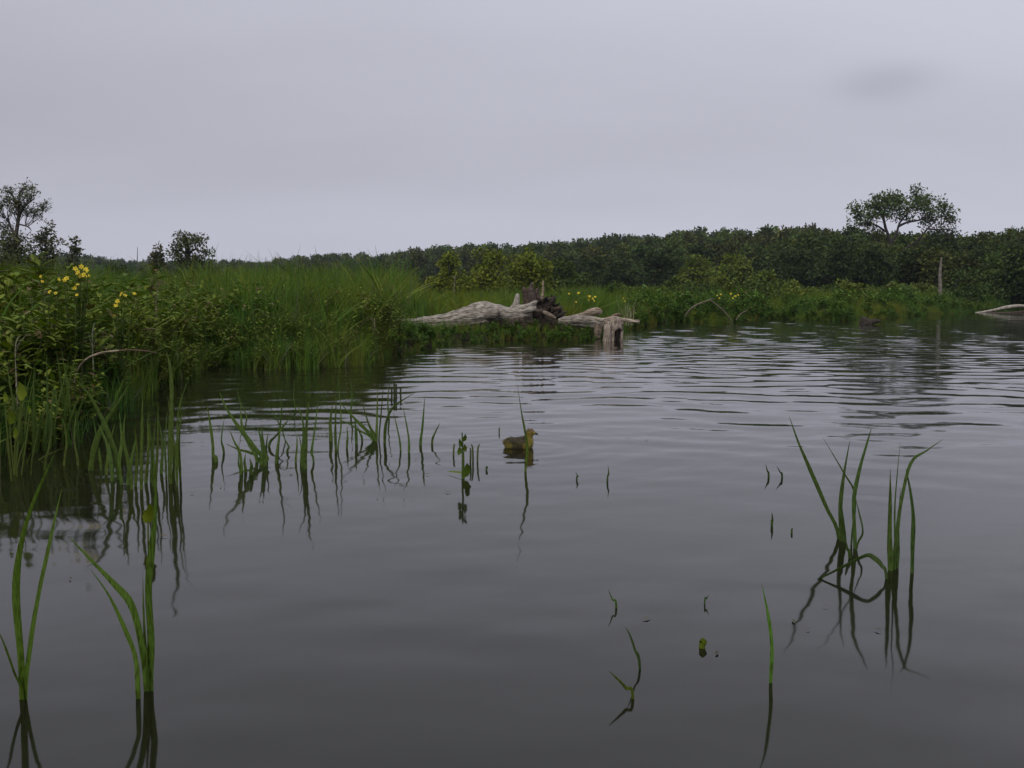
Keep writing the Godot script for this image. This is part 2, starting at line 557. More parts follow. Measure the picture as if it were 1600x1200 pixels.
func make_left_trees() -> void:
	# the thin sparse tree at the left, seen above the bank
	var D := 34.0
	var g := at_depth(28, HORIZON, D)
	g.y = ground_y(g.x, g.z)
	var o := thing("sparse_tree", "tall sparse grey-green tree with thin rounded crown above the flowery bank", "tree", g)
	var s := mpp(D)
	var P := func(px: float, py: float, dz := 0.0) -> Vector3: return at_depth(px, py, D) - g + Vector3(0, 0, dz)
	var trunks := [
		[[Vector3(0, -0.2, 0), P.call(24, 390), P.call(29, 340), P.call(30, 316), P.call(36, 294, 0.2)], [0.09, 0.07, 0.055, 0.04, 0.012]],
		[[P.call(29, 338), P.call(44, 322, 0.2), P.call(60, 312, 0.3)], [0.05, 0.04, 0.015]],
		[[P.call(29, 330), P.call(18, 312, -0.2), P.call(12, 302, -0.3)], [0.05, 0.04, 0.015]],
		[[P.call(28, 350), P.call(50, 355, 0.3), P.call(58, 362, 0.4)], [0.03, 0.025, 0.01]],
		[[P.call(25, 372), P.call(8, 350, -0.3), P.call(0, 330, -0.5)], [0.05, 0.04, 0.015]]]
	var lobes := []
	for l in [[20, 296, 10, 9], [38, 293, 12, 9], [52, 306, 13, 10], [34, 312, 14, 9], [62, 322, 9, 9], [48, 326, 11, 7], [14, 308, 8, 7], [70, 314, 4, 5], [-4, 328, 10, 12], [-20, 345, 16, 16], [2, 352, 12, 6], [36, 372, 14, 10], [14, 390, 30, 14], [28, 326, 20, 10], [58, 334, 12, 8], [6, 316, 9, 9]]:
		lobes.append([P.call(l[0], l[1], rng.randf_range(-0.4, 0.4)), Vector3(l[2] * s, l[3] * s, l[2] * s * 0.8)])
	build_tree(o, trunks, lobes, 400, 9, 0.07, 0.21, Color(0.11, 0.118, 0.065), Color(0.09, 0.075, 0.065), 0.011)

	# the round-headed tree by itself
	D = 46.0
	g = at_depth(296, HORIZON, D)
	g.y = ground_y(g.x, g.z)
	o = thing("round_headed_tree", "small round-headed tree standing alone above the tall marsh grass", "tree", g)
	s = mpp(D)
	var Q := func(px: float, py: float, dz := 0.0) -> Vector3: return at_depth(px, py, D) - g + Vector3(0, 0, dz)
	trunks = [
		[[Vector3(0, -0.2, 0), Q.call(294, 412), Q.call(293, 392), Q.call(290, 374)], [0.16, 0.14, 0.11, 0.03]],
		[[Q.call(293, 398), Q.call(308, 390, 0.3), Q.call(326, 397, 0.5)], [0.06, 0.045, 0.02]],
		[[Q.call(293, 400), Q.call(278, 388, -0.3), Q.call(272, 378, -0.4)], [0.06, 0.045, 0.02]]]
	lobes = []
	for l in [[284, 370, 13, 7], [300, 372, 16, 7], [312, 378, 11, 8], [276, 384, 8, 8], [290, 382, 12, 7], [270, 396, 8, 8], [322, 393, 8, 5], [331, 395, 5, 5], [310, 402, 14, 6], [284, 400, 12, 6], [296, 410, 34, 8]]:
		lobes.append([Q.call(l[0], l[1], rng.randf_range(-0.4, 0.4)), Vector3(l[2] * s, l[3] * s, l[2] * s * 0.8)])
	build_tree(o, trunks, lobes, 190, 11, 0.12, 0.27, Color(0.08, 0.098, 0.04), Color(0.06, 0.05, 0.045), 0.012)
	# its thin neighbour, the shrubs round both, and the bare snag
	var olive := Color(0.06, 0.075, 0.03)
	bush_at("thin_sapling", "thin pale sapling close beside the round-headed tree", "tree", "", 248, 45, 378, 26, Color(0.085, 0.085, 0.05), 0.32, 0.3, true)
	bush_at("shrub", "sparse feathery shrub below the tall sparse tree", "shrub", "", 78, 33, 343, 62, Color(0.085, 0.09, 0.05), 0.7, 0.05, true)
	bush_at("shrub", "small twiggy shrub with a tufted top beside the feathery shrub", "shrub", "", 116, 34, 370, 40, Color(0.075, 0.085, 0.04), 0.5, 0.05, true)
	bush_at("shrub", "feathery shrub wrapped round the trunk of the tall sparse tree", "shrub", "", 16, 32, 352, 70, Color(0.085, 0.095, 0.045), 0.9, 0.0, true)
	bush_at("shrub", "dense olive shrub under the two feathery ones, above the yellow flowers", "shrub", "", 62, 27, 392, 110, olive, 1.5, 0.0)
	bush_at("shrub", "broad dark shrub at the foot of the tall sparse tree", "shrub", "", -30, 26, 372, 120, olive, 1.4, 0.0)
	bush_at("shrub", "low dark shrub between the flower bank and the thin sapling", "shrub", "", 175, 40, 410, 110, Color(0.04, 0.06, 0.022), 1.3, 0.0)
	bush_at("shrub", "low bush round the foot of the round-headed tree", "shrub", "", 300, 44, 413, 110, Color(0.04, 0.06, 0.022), 1.3, 0.0)
	var sn := at_depth(215, HORIZON, 60)
	sn.y = ground_y(sn.x, sn.z)
	var mb := MB.new()
	mb.tube([Vector3(0, -0.2, 0), Vector3(0.02, 1.8, 0), Vector3(0.09, at_depth(216, 386, 60).y - sn.y, 0)], [0.05, 0.035, 0.012], 6, Color(0.16, 0.15, 0.15), fn, 0.3)
	var snag := part("dead_snag", mb.mesh(M.bark), self)
	snag.position = sn
	tag(snag, "thin bare dead snag poking above the far marsh", "dead tree")

func make_mid_trees() -> void:
	var light := Color(0.135, 0.162, 0.022)
	var mid := Color(0.06, 0.088, 0.022)
	var dark := Color(0.04, 0.06, 0.019)
	for b in [[706, 47, 392, 74, "yellow-green willow bush with a low rounded top in the grass"], [762, 52, 385, 96, "widest yellow-green willow bush rising behind the fallen trunk"], [828, 48, 388, 92, "yellow-green willow bush right behind the upturned roots"]]:
		bush_at("willow_bush", b[4], "bush", "yellow-green willow bushes behind the fallen trunk", b[0], b[1], b[2], b[3], light, 1.7, 0.0)
	bush_at("willow_bush", "dark green bush closing the willow thicket beside the wood", "bush", "", 880, 58, 405, 80, mid, 1.3, 0.0)
	for b in [[1090, 78, 398, 86, "light green tree with a spreading top at the wood's edge"], [1148, 74, 393, 84, "brightest light green tree at the wood's edge, beside the spreading one"], [1196, 70, 425, 60, "low light green tree at the end of the wood-edge row"]]:
		bush_at("wood_edge_tree", b[4], "tree", "light green trees at the wood's edge", b[0], b[1], b[2], b[3], Color(0.115, 0.15, 0.025), 1.7, 0.0)
	for b in [[965, 84, 398, 90], [1030, 86, 390, 90], [1250, 76, 383, 96], [1310, 72, 372, 90], [1360, 70, 380, 80], [1420, 68, 384, 84], [1475, 72, 388, 80], [1530, 66, 380, 90], [1590, 60, 372, 100], [1660, 58, 362, 110], [925, 88, 402, 80]]:
		var lb := "dense dark tree of the wood, beside the light green wood-edge trees"
		if b[0] > 1230: lb = "dense dark tree of the wood, round the foot of the tall open-crowned tree"
		if b[0] > 1500: lb = "dense dark tree of the wood, behind the bushes of the pale shore log"
		bush_at("dark_tree", lb, "tree", lb.substr(11), b[0], b[1], b[2], b[3], dark, 2.0, 0.0)
	for b in [[1232, 60, 440, 70, "small bush in front of the wood, beside the low light green tree"], [1300, 62, 446, 80, "low round bush in front of the wood near the dark stump"], [1400, 58, 444, 90, "wide low bush in front of the wood below the tall open tree"], [1500, 56, 420, 90, "bush beside the pale dead trunk"], [1560, 54, 420, 100, "tallest bush on the far shore behind the pale shore log"], [1620, 52, 432, 110, "bush at the end of the far shore beyond the pale log"]]:
		bush_at("shore_bush", b[4], "bush", "bushes in front of the wood on the far shore", b[0], maxf(b[1], look(shore_t, (b[0] - 800.0) / FOC) + 4.0), b[2], b[3], Color(0.058, 0.09, 0.024), 1.2, 0.0)
	for i in 26:
		var px := 895.0 + i * 29.0 + rng.randf_range(-12, 12)
		var dp := look(shore_t, (px - 800.0) / FOC) + rng.randf_range(5.0, 24.0)
		var tone_k := rng.randf()
		bush_at("meadow_bush", "low bush scattered along the meadow edge before the wood", "bush", "low bushes along the meadow edge", px, dp, rng.randf_range(426, 452), rng.randf_range(44, 80), Color(0.05, 0.078, 0.022).lerp(Color(0.12, 0.15, 0.025), tone_k), 0.6, 0.0)
	# pale standing dead trunk
	var g := at_depth(1468, HORIZON, 53)
	g.y = ground_y(g.x, g.z)
	var mb := MB.new()
	mb.tube(spline([Vector3(0, -0.2, 0), Vector3(0.03, 0.9, 0), Vector3(-0.02, 1.8, 0), Vector3(0.03, at_depth(1468, 402, 53).y - g.y, 0)]), spline1([0.11, 0.1, 0.08, 0.04]), 8, Color(0.3, 0.27, 0.24), fn, 0.3)
	var o := part("dead_tree", mb.mesh(M.bark), self)
	o.position = g
	tag(o, "slim pale dead trunk standing upright before the dark wood", "dead tree")

func forest_tree(seed_: int, conical: float) -> ArrayMesh:
	# a wood tree ten metres tall, six wide
	rng.seed = seed_
	var wood := MB.new()
	var fol := MB.new()
	wood.tube([Vector3(0, -1, 0), Vector3(0.1, 4, 0.1), Vector3(0, 8, 0)], [0.28, 0.2, 0.06], 6, Color(0.06, 0.05, 0.04))
	for i in 95:
		var d := rdir()
		var y := 0.58 + 0.4 * d.y
		var wdt := lerpf(1.0, 1.25 * (1.05 - y), conical) * (0.85 + 0.3 * rng.randf())
		var c := Vector3(d.x * 2.7 * wdt, y * 10.0 - 0.7, d.z * 2.7 * wdt)
		c = Vector3(0, 5.4, 0) + (c - Vector3(0, 5.4, 0)) * pow(rng.randf(), 0.25)
		var base := tone(Color(0.052, 0.075, 0.021), 0.38)
		for j in 15:
			var off := rdir() * 0.75 * pow(rng.randf(), 0.5)
			off.y *= 0.65
			var dr := (off.normalized() + rv(0.6)).normalized()
			fol.leaf(c + off, dr, dr.cross(rdir()).normalized(), rng.randf_range(0.4, 0.8), rng.randf_range(0.3, 0.5), tone(base, 0.2))
	var am := fol.mesh(M.leaf)
	wood.mesh(M.bark, am)
	return am

func make_forest() -> void:
	var root := Node3D.new()
	root.name = "forest"
	add_child(root)
	tag(root, "distant dark green wood running along the low ridge", "", "", "stuff")
	var variants := 5
	var ats := []
	var tints := []
	for k in variants:
		ats.append([]); tints.append([])
	rng.seed = 90
	var count := 0
	for row in 11:
		var f := 0.52 + 0.048 * row
		var px := -420.0
		while px < 2050.0:
			var u := (px - 800.0) / FOC
			var r := look(ridge_t, u)
			var d := r * (f + rng.randf_range(-0.02, 0.02))
			var x := u * d
			var gy := ground_y(x, -d)
			var top := look(sky_t, u) * r + EYE
			var h := top * (0.62 if row > 3 else 0.5) * rng.randf_range(0.9, 1.06)
			if row >= 10:
				h = top - gy + rng.randf_range(-0.6, 0.2) * (0.6 + r / 500.0)
			var w := h * rng.randf_range(0.65, 1.1)
			var k := rng.randi() % variants
			ats[k].append(Transform3D(Basis(Vector3.UP, rng.randf() * TAU) * Basis.from_scale(Vector3(w / 9.0, h / 10.0, w / 9.0)), Vector3(x, gy, -d)))
			var t := rng.randf_range(0.65, 1.5)
			tints[k].append(Color(t * rng.randf_range(0.85, 1.3), t, t * rng.randf_range(0.75, 1.15)))
			px += w * 0.5 / mpp(d)
			count += 1
	for k in variants:
		scatter("trees", forest_tree(200 + k, 0.0 if k < 3 else 0.5), ats[k], tints[k], root)
	print("forest trees ", count)

# ---------------------------------------------------------------- marsh grass and bank plants
func tuft(seed_: int, blades: int, spread: float, len0: float, wid: float, col: Color, droop: float, dead: float) -> ArrayMesh:
	rng.seed = seed_
	var mb := MB.new()
	for i in blades:
		var a := rng.randf() * TAU
		var r := spread * sqrt(rng.randf())
		var b := Vector3(cos(a) * r, -0.05, sin(a) * r)
		var ln := len0 * rng.randf_range(0.55, 1.1)
		var la := rng.randf() * TAU
		var lean := Vector3(cos(la), 0, sin(la)) * rng.randf_range(0.03, droop)
		var pts := []
		for j in 5:
			var t := j / 4.0
			pts.append(b + Vector3(0, ln * t * (1.0 - 0.25 * lean.length() * t), 0) + lean * ln * t * t)
		var c := tone(col, 0.3)
		if rng.randf() < dead:
			c = tone(Color(0.13, 0.10, 0.055), 0.3)
		mb.blade(pts, [wid, wid, wid * 0.85, wid * 0.55, wid * 0.06], rdir(), rng.randf_range(-0.8, 0.8), 0.3, c)
	return mb.mesh(M.grass_leaf)

func leafy_plant(called: String, seed_: int, stems: int, tall: float, lf: float, col: Color, spread: float, dead: float) -> Node3D:
	rng.seed = seed_
	var o := Node3D.new()
	o.name = called
	var st := MB.new()
	var fo := MB.new()
	for i in stems:
		var a := rng.randf() * TAU
		var lean := Vector3(cos(a), 0, sin(a)) * rng.randf_range(0.05, spread)
		var h := tall * rng.randf_range(0.65, 1.05)
		var b := Vector3(cos(a), 0, sin(a)) * rng.randf() * 0.07 * tall
		var pts := [b + Vector3(0, -0.08, 0), b + lean * 0.35 + Vector3(0, h * 0.5, 0), b + lean + Vector3(0, h, 0)]
		st.tube(pts, [0.006, 0.005, 0.002], 4, Color(0.055, 0.07, 0.025))
		var n := int(9 + h * 13)
		for j in n:
			var t := 0.22 + 0.78 * float(j) / n
			var p: Vector3 = pts[0].lerp(pts[1], t * 2.0) if t < 0.5 else pts[1].lerp(pts[2], t * 2.0 - 1.0)
			var la := j * 2.4 + rng.randf()
			var up := rng.randf_range(0.05, 0.9)
			var dr := Vector3(cos(la), up, sin(la)).normalized()
			var ln := lf * rng.randf_range(0.45, 1.4) * (1.25 - 0.6 * t)
			var sd := dr.cross(Vector3.UP).normalized()
			var q := p + dr * 0.015
			var tip := Vector3(0, -ln * rng.randf_range(0.05, 0.5), 0)
			var c := tone(col, 0.3)
			if rng.randf() < dead:
				c = tone(Color(0.14, 0.10, 0.05), 0.3)
			fo.blade([q, q + dr * ln * 0.3 + tip * 0.05, q + dr * ln * 0.65 + tip * 0.3, q + dr * ln + tip], [0.006, ln * 0.34, ln * 0.27, 0.003], sd.cross(dr), rng.randf_range(-0.4, 0.4), 0.35, c)
	part("stem", st.mesh(M.grass_leaf), o)
	part("foliage", fo.mesh(M.leaf), o)
	return o

func make_marsh() -> void:
	var root := Node3D.new()
	root.name = "marsh_grass"
	add_child(root)
	tag(root, "dense green marsh grass covering the bank behind the water", "", "", "stuff")
	var kinds := [
		tuft(11, 26, 0.16, 1.0, 0.013, Color(0.078, 0.138, 0.018), 0.3, 0.05),
		tuft(12, 26, 0.18, 1.0, 0.011, Color(0.095, 0.142, 0.017), 0.45, 0.08),
		tuft(13, 22, 0.14, 1.0, 0.016, Color(0.062, 0.128, 0.022), 0.25, 0.04),
		tuft(14, 24, 0.2, 1.0, 0.010, Color(0.11, 0.135, 0.022), 0.7, 0.2),
		tuft(15, 15, 0.12, 1.15, 0.024, Color(0.105, 0.155, 0.025), 0.95, 0.08)]
	var ats := [[], [], [], [], []]
	var tints := [[], [], [], [], []]
	rng.seed = 41
	# strips of land by inland distance: [from, to, spacing]
	for strip in [[-0.4, 3.0, 0.15], [3.0, 10.0, 0.24], [10.0, 30.0, 0.42], [30.0, 70.0, 0.85]]:
		var s: float = strip[0]
		while s < strip[1]:
			var px := -330.0
			while px < 1900.0:
				var u := (px - 800.0) / FOC
				var sd := look(shore_t, u)
				var ss: float = s + rng.randf() * strip[2]
				var d := sd + ss
				px += strip[2] * (1.35 if px < 300.0 and s < 3.0 else 1.0) / mpp(d) * rng.randf_range(0.6, 1.4)
				var x: float = u * d + rng.randf_range(-0.5, 0.5) * strip[2]
				if d > look(ridge_t, u) * 0.62:
					continue
				var patch := fn.get_noise_2d(x * 40.0, d * 40.0)
				var h: float
				var front := smoothstep(560.0, 640.0, px) * (1.0 - smoothstep(940.0, 1000.0, px))
				if px < 330:
					h = lerpf(0.38, 0.85, smoothstep(0.0, 3.5, ss)) + 0.45 * smoothstep(6.0, 20.0, ss)
				elif px < 660:
					h = lerpf(0.42, 0.95, smoothstep(0.0, 3.0, ss)) + 0.5 * smoothstep(5.0, 18.0, ss)
				elif px < 900:
					h = lerpf(0.3, 0.75, smoothstep(0.6, 4.5, ss))
					if ss < 1.2 and rng.randf() < 0.25:
						continue
				else:
					h = lerpf(0.26, 0.85, smoothstep(0.3, 6.0, ss))
				h *= 1.0 + 0.45 * patch
				h = lerpf(h, minf(h, 0.17), front * (1.0 - smoothstep(19.8, 21.6, d)))
				h *= rng.randf_range(0.7, 1.2)
				var k := 0
				var rr := rng.randf()
				if patch > 0.12: k = 1
				elif patch < -0.15: k = 2
				if rr < 0.15: k = 3
				elif rr < 0.35: k = rng.randi() % 3
				elif rr < (0.47 if d < 14.0 else 0.38): k = 4
				var wd := h * rng.randf_range(0.8, 1.3) * (1.0 if d < 20 else 1.25)
				ats[k].append(Transform3D(Basis(Vector3.UP, rng.randf() * TAU) * Basis.from_scale(Vector3(wd, h, wd)), Vector3(x, ground_y(x, -d), -d)))
				var t := rng.randf_range(0.75, 1.25)
				var spot := fn.get_noise_2d(x * 22.0 + 500.0, d * 22.0)
				tints[k].append(Color(t * rng.randf_range(0.8, 1.25) * (1.0 + 0.7 * spot), t * (1.0 + 0.2 * spot), t * (1.0 - 0.3 * spot)))
			s += strip[2]
	var c := 0
	for k in 5:
		scatter("tufts", kinds[k], ats[k], tints[k], root)
		c += ats[k].size()
	print("tufts ", c)

func scatter_plants(protos: Array, label: String, group: String, cat: String, boxes: Array) -> void:
	# boxes: [px0, px1, inland0, inland1, how many, height0, height1]
	var made := 0
	for b in boxes:
		for i in b[4]:
			var px := rng.randf_range(b[0], b[1])
			var s := rng.randf_range(b[2], b[3])
			var u := (px - 800.0) / FOC
			var d := look(shore_t, u) + s
			var x := u * d
			var h := lerpf(b[5], b[6], (s - b[2]) / (b[3] - b[2])) * rng.randf_range(0.8, 1.2)
			var p: Node3D = protos[rng.randi() % protos.size()]
			var o := copy(p, Vector3(x, maxf(ground_y(x, -d), -0.12), -d), rng.randf() * TAU, Vector3.ONE * h)
			tag(o, label, cat, group)
			made += 1
	print(label, " ", made)

func make_bank_plants() -> void:
	var a := []
	var b := []
	var c := []
	for i in 5:
		a.append(leafy_plant("leafy_marsh_plant", 300 + i, 5, 1.0, 0.25, Color(0.125, 0.165, 0.022), 0.3, 0.1))
		b.append(leafy_plant("low_shore_plant", 320 + i, 5, 1.0, 0.3, Color(0.08, 0.15, 0.02), 0.4, 0.05))
		c.append(leafy_plant("bank_herb", 340 + i, 6, 1.0, 0.17, Color(0.105, 0.15, 0.018), 0.35, 0.1))
	rng.seed = 51
	scatter_plants(a, "low leafy plant at the waterline of the near bank, beside the lobed yellow-green leaves", "plants beside the lobed leaves", "plant", [[-120, 60, -0.1, 1.3, 26, 0.3, 0.6]])
	scatter_plants(a, "low leafy plant at the waterline behind the crossing reeds", "plants behind the crossing reeds", "plant", [[60, 240, -0.1, 1.6, 36, 0.32, 0.7]])
	scatter_plants(a, "taller leafy plant on top of the near bank round the yellow flowers", "plants round the yellow flowers", "plant", [[-160, 240, 1.3, 4.5, 56, 0.66, 1.0]])
	scatter_plants(a, "leafy plant at the inlet where the near bank ends, past the tallest reeds", "plants at the inlet", "plant", [[240, 365, -0.2, 2.2, 40, 0.36, 0.7], [322, 372, -0.4, 0.9, 26, 0.26, 0.4]])
	rng.seed = 52
	scatter_plants(c, "upright leafy herb at the waterline between the inlet and the fallen trunk", "herbs at the waterline", "plant", [[330, 640, -0.2, 1.5, 62, 0.36, 0.6]])
	scatter_plants(c, "tall leafy herb in the marsh grass short of the fallen trunk", "herbs in the marsh grass", "plant", [[330, 600, 1.5, 4.0, 34, 0.7, 0.95]])
	scatter_plants(c, "tallest leafy herb in the marsh grass before the round-headed tree", "herbs before the round-headed tree", "plant", [[240, 420, 3.0, 8.0, 20, 0.8, 1.05]])
	rng.seed = 53
	scatter_plants(b, "low broad-leaved plant in the shallows below the fallen trunk", "low plants below the trunk", "plant", [[610, 840, -0.4, 1.2, 60, 0.16, 0.26]])
	scatter_plants(b, "low broad-leaved plant in the shallows below the upturned roots and short log", "low plants below the roots", "plant", [[840, 935, -0.35, 0.6, 26, 0.16, 0.26]])
	rng.seed = 54
	scatter_plants(b, "leafy clump on the far shore round the bare fallen branches", "clumps round the bare branches", "plant", [[985, 1240, -0.5, 0.8, 60, 0.3, 0.5], [985, 1240, 0.5, 4.5, 60, 0.5, 1.0]])
	scatter_plants(b, "leafy clump on the far shore past the bare branches, before the dark wood", "clumps before the dark wood", "plant", [[1240, 1640, -0.5, 1.0, 74, 0.3, 0.55], [1240, 1640, 0.8, 7.0, 70, 0.55, 1.1]])
	for p in a + b + c:
		p.free()

func flower_plant(label: String, px: float, py: float, depth: float, flowers: Array, group: String) -> void:
	# flowers: photo positions of single blooms and their radius in photo pixels
	var g := at_depth(px, py, depth)
	g.y = ground_y(g.x, g.z)
	var o := thing("yellow_flower_plant", label, "plant", g, group)
	var st := MB.new()
	var fo := MB.new()
	for f in flowers:
		var p := at_depth(f[0], f[1], depth + rng.randf_range(-0.06, 0.06) * depth * 0.1) - g
		var r: float = f[2] * (0.8 if depth < 15.0 else 0.62) * mpp(depth)
		st.tube(spline([Vector3(rng.randf_range(-0.02, 0.02), -0.08, 0), Vector3(p.x * 0.45, p.y * 0.5, p.z * 0.4), p]), spline1([0.006, 0.005, 0.0025]), 5, Color(0.06, 0.085, 0.02))
		for j in 9:
			var t := rng.randf_range(0.25, 0.9)
			var q := Vector3(p.x * t * t, p.y * t, p.z * t)
			var la := rng.randf() * TAU
			var dr := Vector3(cos(la), rng.randf_range(0.1, 0.8), sin(la)).normalized()
			fo.leaf(q, dr, dr.cross(Vector3.UP).normalized(), rng.randf_range(0.06, 0.12), rng.randf_range(0.025, 0.04), tone(Color(0.075, 0.12, 0.02), 0.3))
		var fl := MB.new()
		var ax := (Vector3(0.1, 0.55, 0.8) + rv(0.5)).normalized()
		var s0 := ax.cross(Vector3.RIGHT).normalized()
		for j in 6:
			var dr := (s0.rotated(ax, TAU * j / 6.0 + rng.randf() * 0.3) + ax * rng.randf_range(0.15, 0.5)).normalized()
			fl.leaf(Vector3.ZERO, dr, dr.cross(ax).normalized(), r * rng.randf_range(0.85, 1.15), r * 0.7, tone(Color(0.62, 0.5, 0.025), 0.12))
		var m := part("flower", fl.mesh(M.petal), o)
		m.position = p
		var ce := MB.new()
		ce.tube([Vector3.ZERO, ax * r * 0.22], [r * 0.2, r * 0.14], 6, Color(0.5, 0.33, 0.02))
		part("flower_centre", ce.mesh(M.petal), m)
	part("stem", st.mesh(M.grass_leaf), o)
	part("foliage", fo.mesh(M.leaf), o)

func stalk(label: String, group: String, px: float, depth: float, top: float, bend: float, col: Color, thick: float) -> void:
	var g := at_depth(px, HORIZON, depth)
	g.y = ground_y(g.x, g.z)
	var h := at_depth(px, top, depth).y - g.y
	var mb := MB.new()
	mb.tube(spline([Vector3(0, -0.1, 0), Vector3(bend * 0.15, h * 0.5, 0.02), Vector3(bend * 0.5, h * 0.9, 0.03), Vector3(bend, h, 0.0)]), spline1([thick, thick * 0.9, thick * 0.7, thick * 0.4]), 5, col)
	for i in 3:
		var y := h * rng.randf_range(0.55, 0.95)
		var e := Vector3(rng.randf_range(-0.12, 0.12), rng.randf_range(0.04, 0.12), rng.randf_range(-0.05, 0.05))
		var b := Vector3(bend * 0.5 * pow(y / h, 2.0), y, 0.03)
		mb.tube([b, b + e * 0.6, b + e], [thick * 0.5, thick * 0.4, thick * 0.2], 4, col)
	var o := part("dead_stalk", mb.mesh(M.bark), self)
	o.position = g
	tag(o, label, "stalk", group)

func make_stalks() -> void:
	rng.seed = 66
	stalk("pale dead stalk standing in the grass before the willow bushes", "", 709, 30, 430, 0.06, Color(0.3, 0.27, 0.2), 0.02)
	stalk("pale upright stalk at the waterline of the near bank below the lobed leaves", "", 22, 5.6, 525, 0.02, Color(0.24, 0.23, 0.15), 0.0045)
	stalk("slim grey-green stalk in the dark gap below the yellow flowers", "", 143, 7.0, 505, 0.02, Color(0.2, 0.22, 0.15), 0.0045)
	for i in 16:
		var px := rng.randf_range(230, 690)
		var u := (px - 800.0) / FOC
		stalk("thin dead stalk sticking up through the green marsh grass", "dead stalks in the marsh grass", px, look(shore_t, u) + rng.randf_range(0.5, 10.0), rng.randf_range(428, 500), rng.randf_range(-0.15, 0.15), tone(Color(0.2, 0.16, 0.1), 0.3), rng.randf_range(0.006, 0.011))

func make_flowers() -> void:
	rng.seed = 61
	var g := "yellow flowering plants of the near bank"
	flower_plant("tall plant topped by the biggest bunch of yellow flowers", 122, 560, 7.2, [[118, 420, 6], [127, 417, 6], [134, 421, 6], [122, 426, 6], [131, 430, 7], [138, 432, 6], [125, 432, 6], [137, 424, 5]], g)
	flower_plant("plant with small scattered yellow flowers below the biggest bunch", 112, 570, 7.0, [[104, 435, 6], [100, 438, 5], [117, 450, 5], [120, 461, 4], [121, 445, 4]], g)
	flower_plant("pale yellow-flowered plant among greenish heads beside the biggest bunch", 76, 570, 7.1, [[78, 456, 5], [87, 458, 4], [66, 440, 4], [64, 432, 4], [92, 437, 4]], g)
	flower_plant("short plant with a few yellow flowers beside the dark gap in the bank", 188, 570, 7.6, [[190, 460, 6], [195, 462, 5], [184, 471, 6], [181, 478, 5], [180, 492, 4], [210, 459, 4]], g)
	var k := "yellow flowering plants behind the driftwood"
	flower_plant("yellow-flowered plant behind the upturned roots", 905, 490, 24, [[904, 458, 4], [900, 472, 3.5], [889, 459, 3]], k)
	flower_plant("brightest yellow-flowered plant behind the driftwood slab", 924, 490, 24.5, [[921, 463, 4.5], [926, 467, 4], [930, 464, 4], [920, 468, 3.5], [928, 470, 3.5]], k)
	flower_plant("small yellow-flowered plant near the pale dead grass", 972, 492, 26, [[974, 466, 2.5], [976, 471, 2.5]], k)
	flower_plant("yellow-flowered plant at the bare branches of the far shore", 1122, 490, 34, [[1120, 462, 4], [1126, 460, 3.5], [1124, 466, 3]], k)
	flower_plant("yellow-flowered plant beside the bare branches of the far shore", 1146, 490, 34.5, [[1142, 459, 3.5], [1149, 463, 4], [1153, 461, 3.5], [1145, 466, 3]], k)

# ---------------------------------------------------------------- reeds standing in the water
# a blade is [width in photo pixels, [x, y] at the waterline, [x, y] ... tip]
func blade_mesh(b: Array, origin: Vector3, col: Color, blunt := false) -> ArrayMesh:
	var base := on_level(b[1][0], b[1][1])
	var depth := -base.z
	var pts := [base - origin + Vector3(rng.randf_range(-0.01, 0.01), -0.22, rng.randf_range(-0.02, 0.02)), base - origin]
	var lean := rng.randf_range(-0.10, 0.10)
	for i in range(2, b.size()):
		var dd: float = depth + lean * (b[1][1] - b[i][1]) * mpp(depth)
		pts.append(at_depth(b[i][0], b[i][1], dd) - origin)
	if pts.size() == 3:
		pts.insert(2, pts[1].lerp(pts[2], 0.5) + rv(0.06 * pts[1].distance_to(pts[2])) * Vector3(1, 0.2, 1))
	var p := spline(pts, 5)
	var w: float = b[0] * (0.85 if b[0] > 6.0 else 0.95) * mpp(depth)
	var wob := rng.randf() * 9.0
	var ws := []
	for i in p.size():
		var t := float(i) / (p.size() - 1)
		ws.append(w * (0.7 + 0.45 * sin(t * 2.6) + 0.1 * sin(t * 17.0 + wob)) * (1.0 - pow(t, 3.0 if not blunt else 14.0) * 0.97))
	var mb := MB.new()
	var f := Vector3(rng.randf_range(-0.8, 0.8), 0.1, 1).normalized()
	mb.blade(p, ws, f, rng.randf_range(-0.7, 0.7), 0.3, tone(col, 0.2))
	return mb.mesh(M.reed_leaf)

func reed_clump(label: String, blades: Array, group := "", col := Color(0.1, 0.165, 0.035)) -> Node3D:
	var c := on_level(blades[0][1][0], blades[0][1][1])
	c.y = 0.0
	var o := thing("reed_clump", label, "reeds", c, group)
	for b in blades:
		part("blade", blade_mesh(b, c, col), o)
	return o

func reed_single(label: String, b: Array, group := "", col := Color(0.1, 0.165, 0.035)) -> void:
	var c := on_level(b[1][0], b[1][1])
	var o := part("single_reed", blade_mesh(b, c, col), self)
	o.position = c
	tag(o, label, "reed", group)

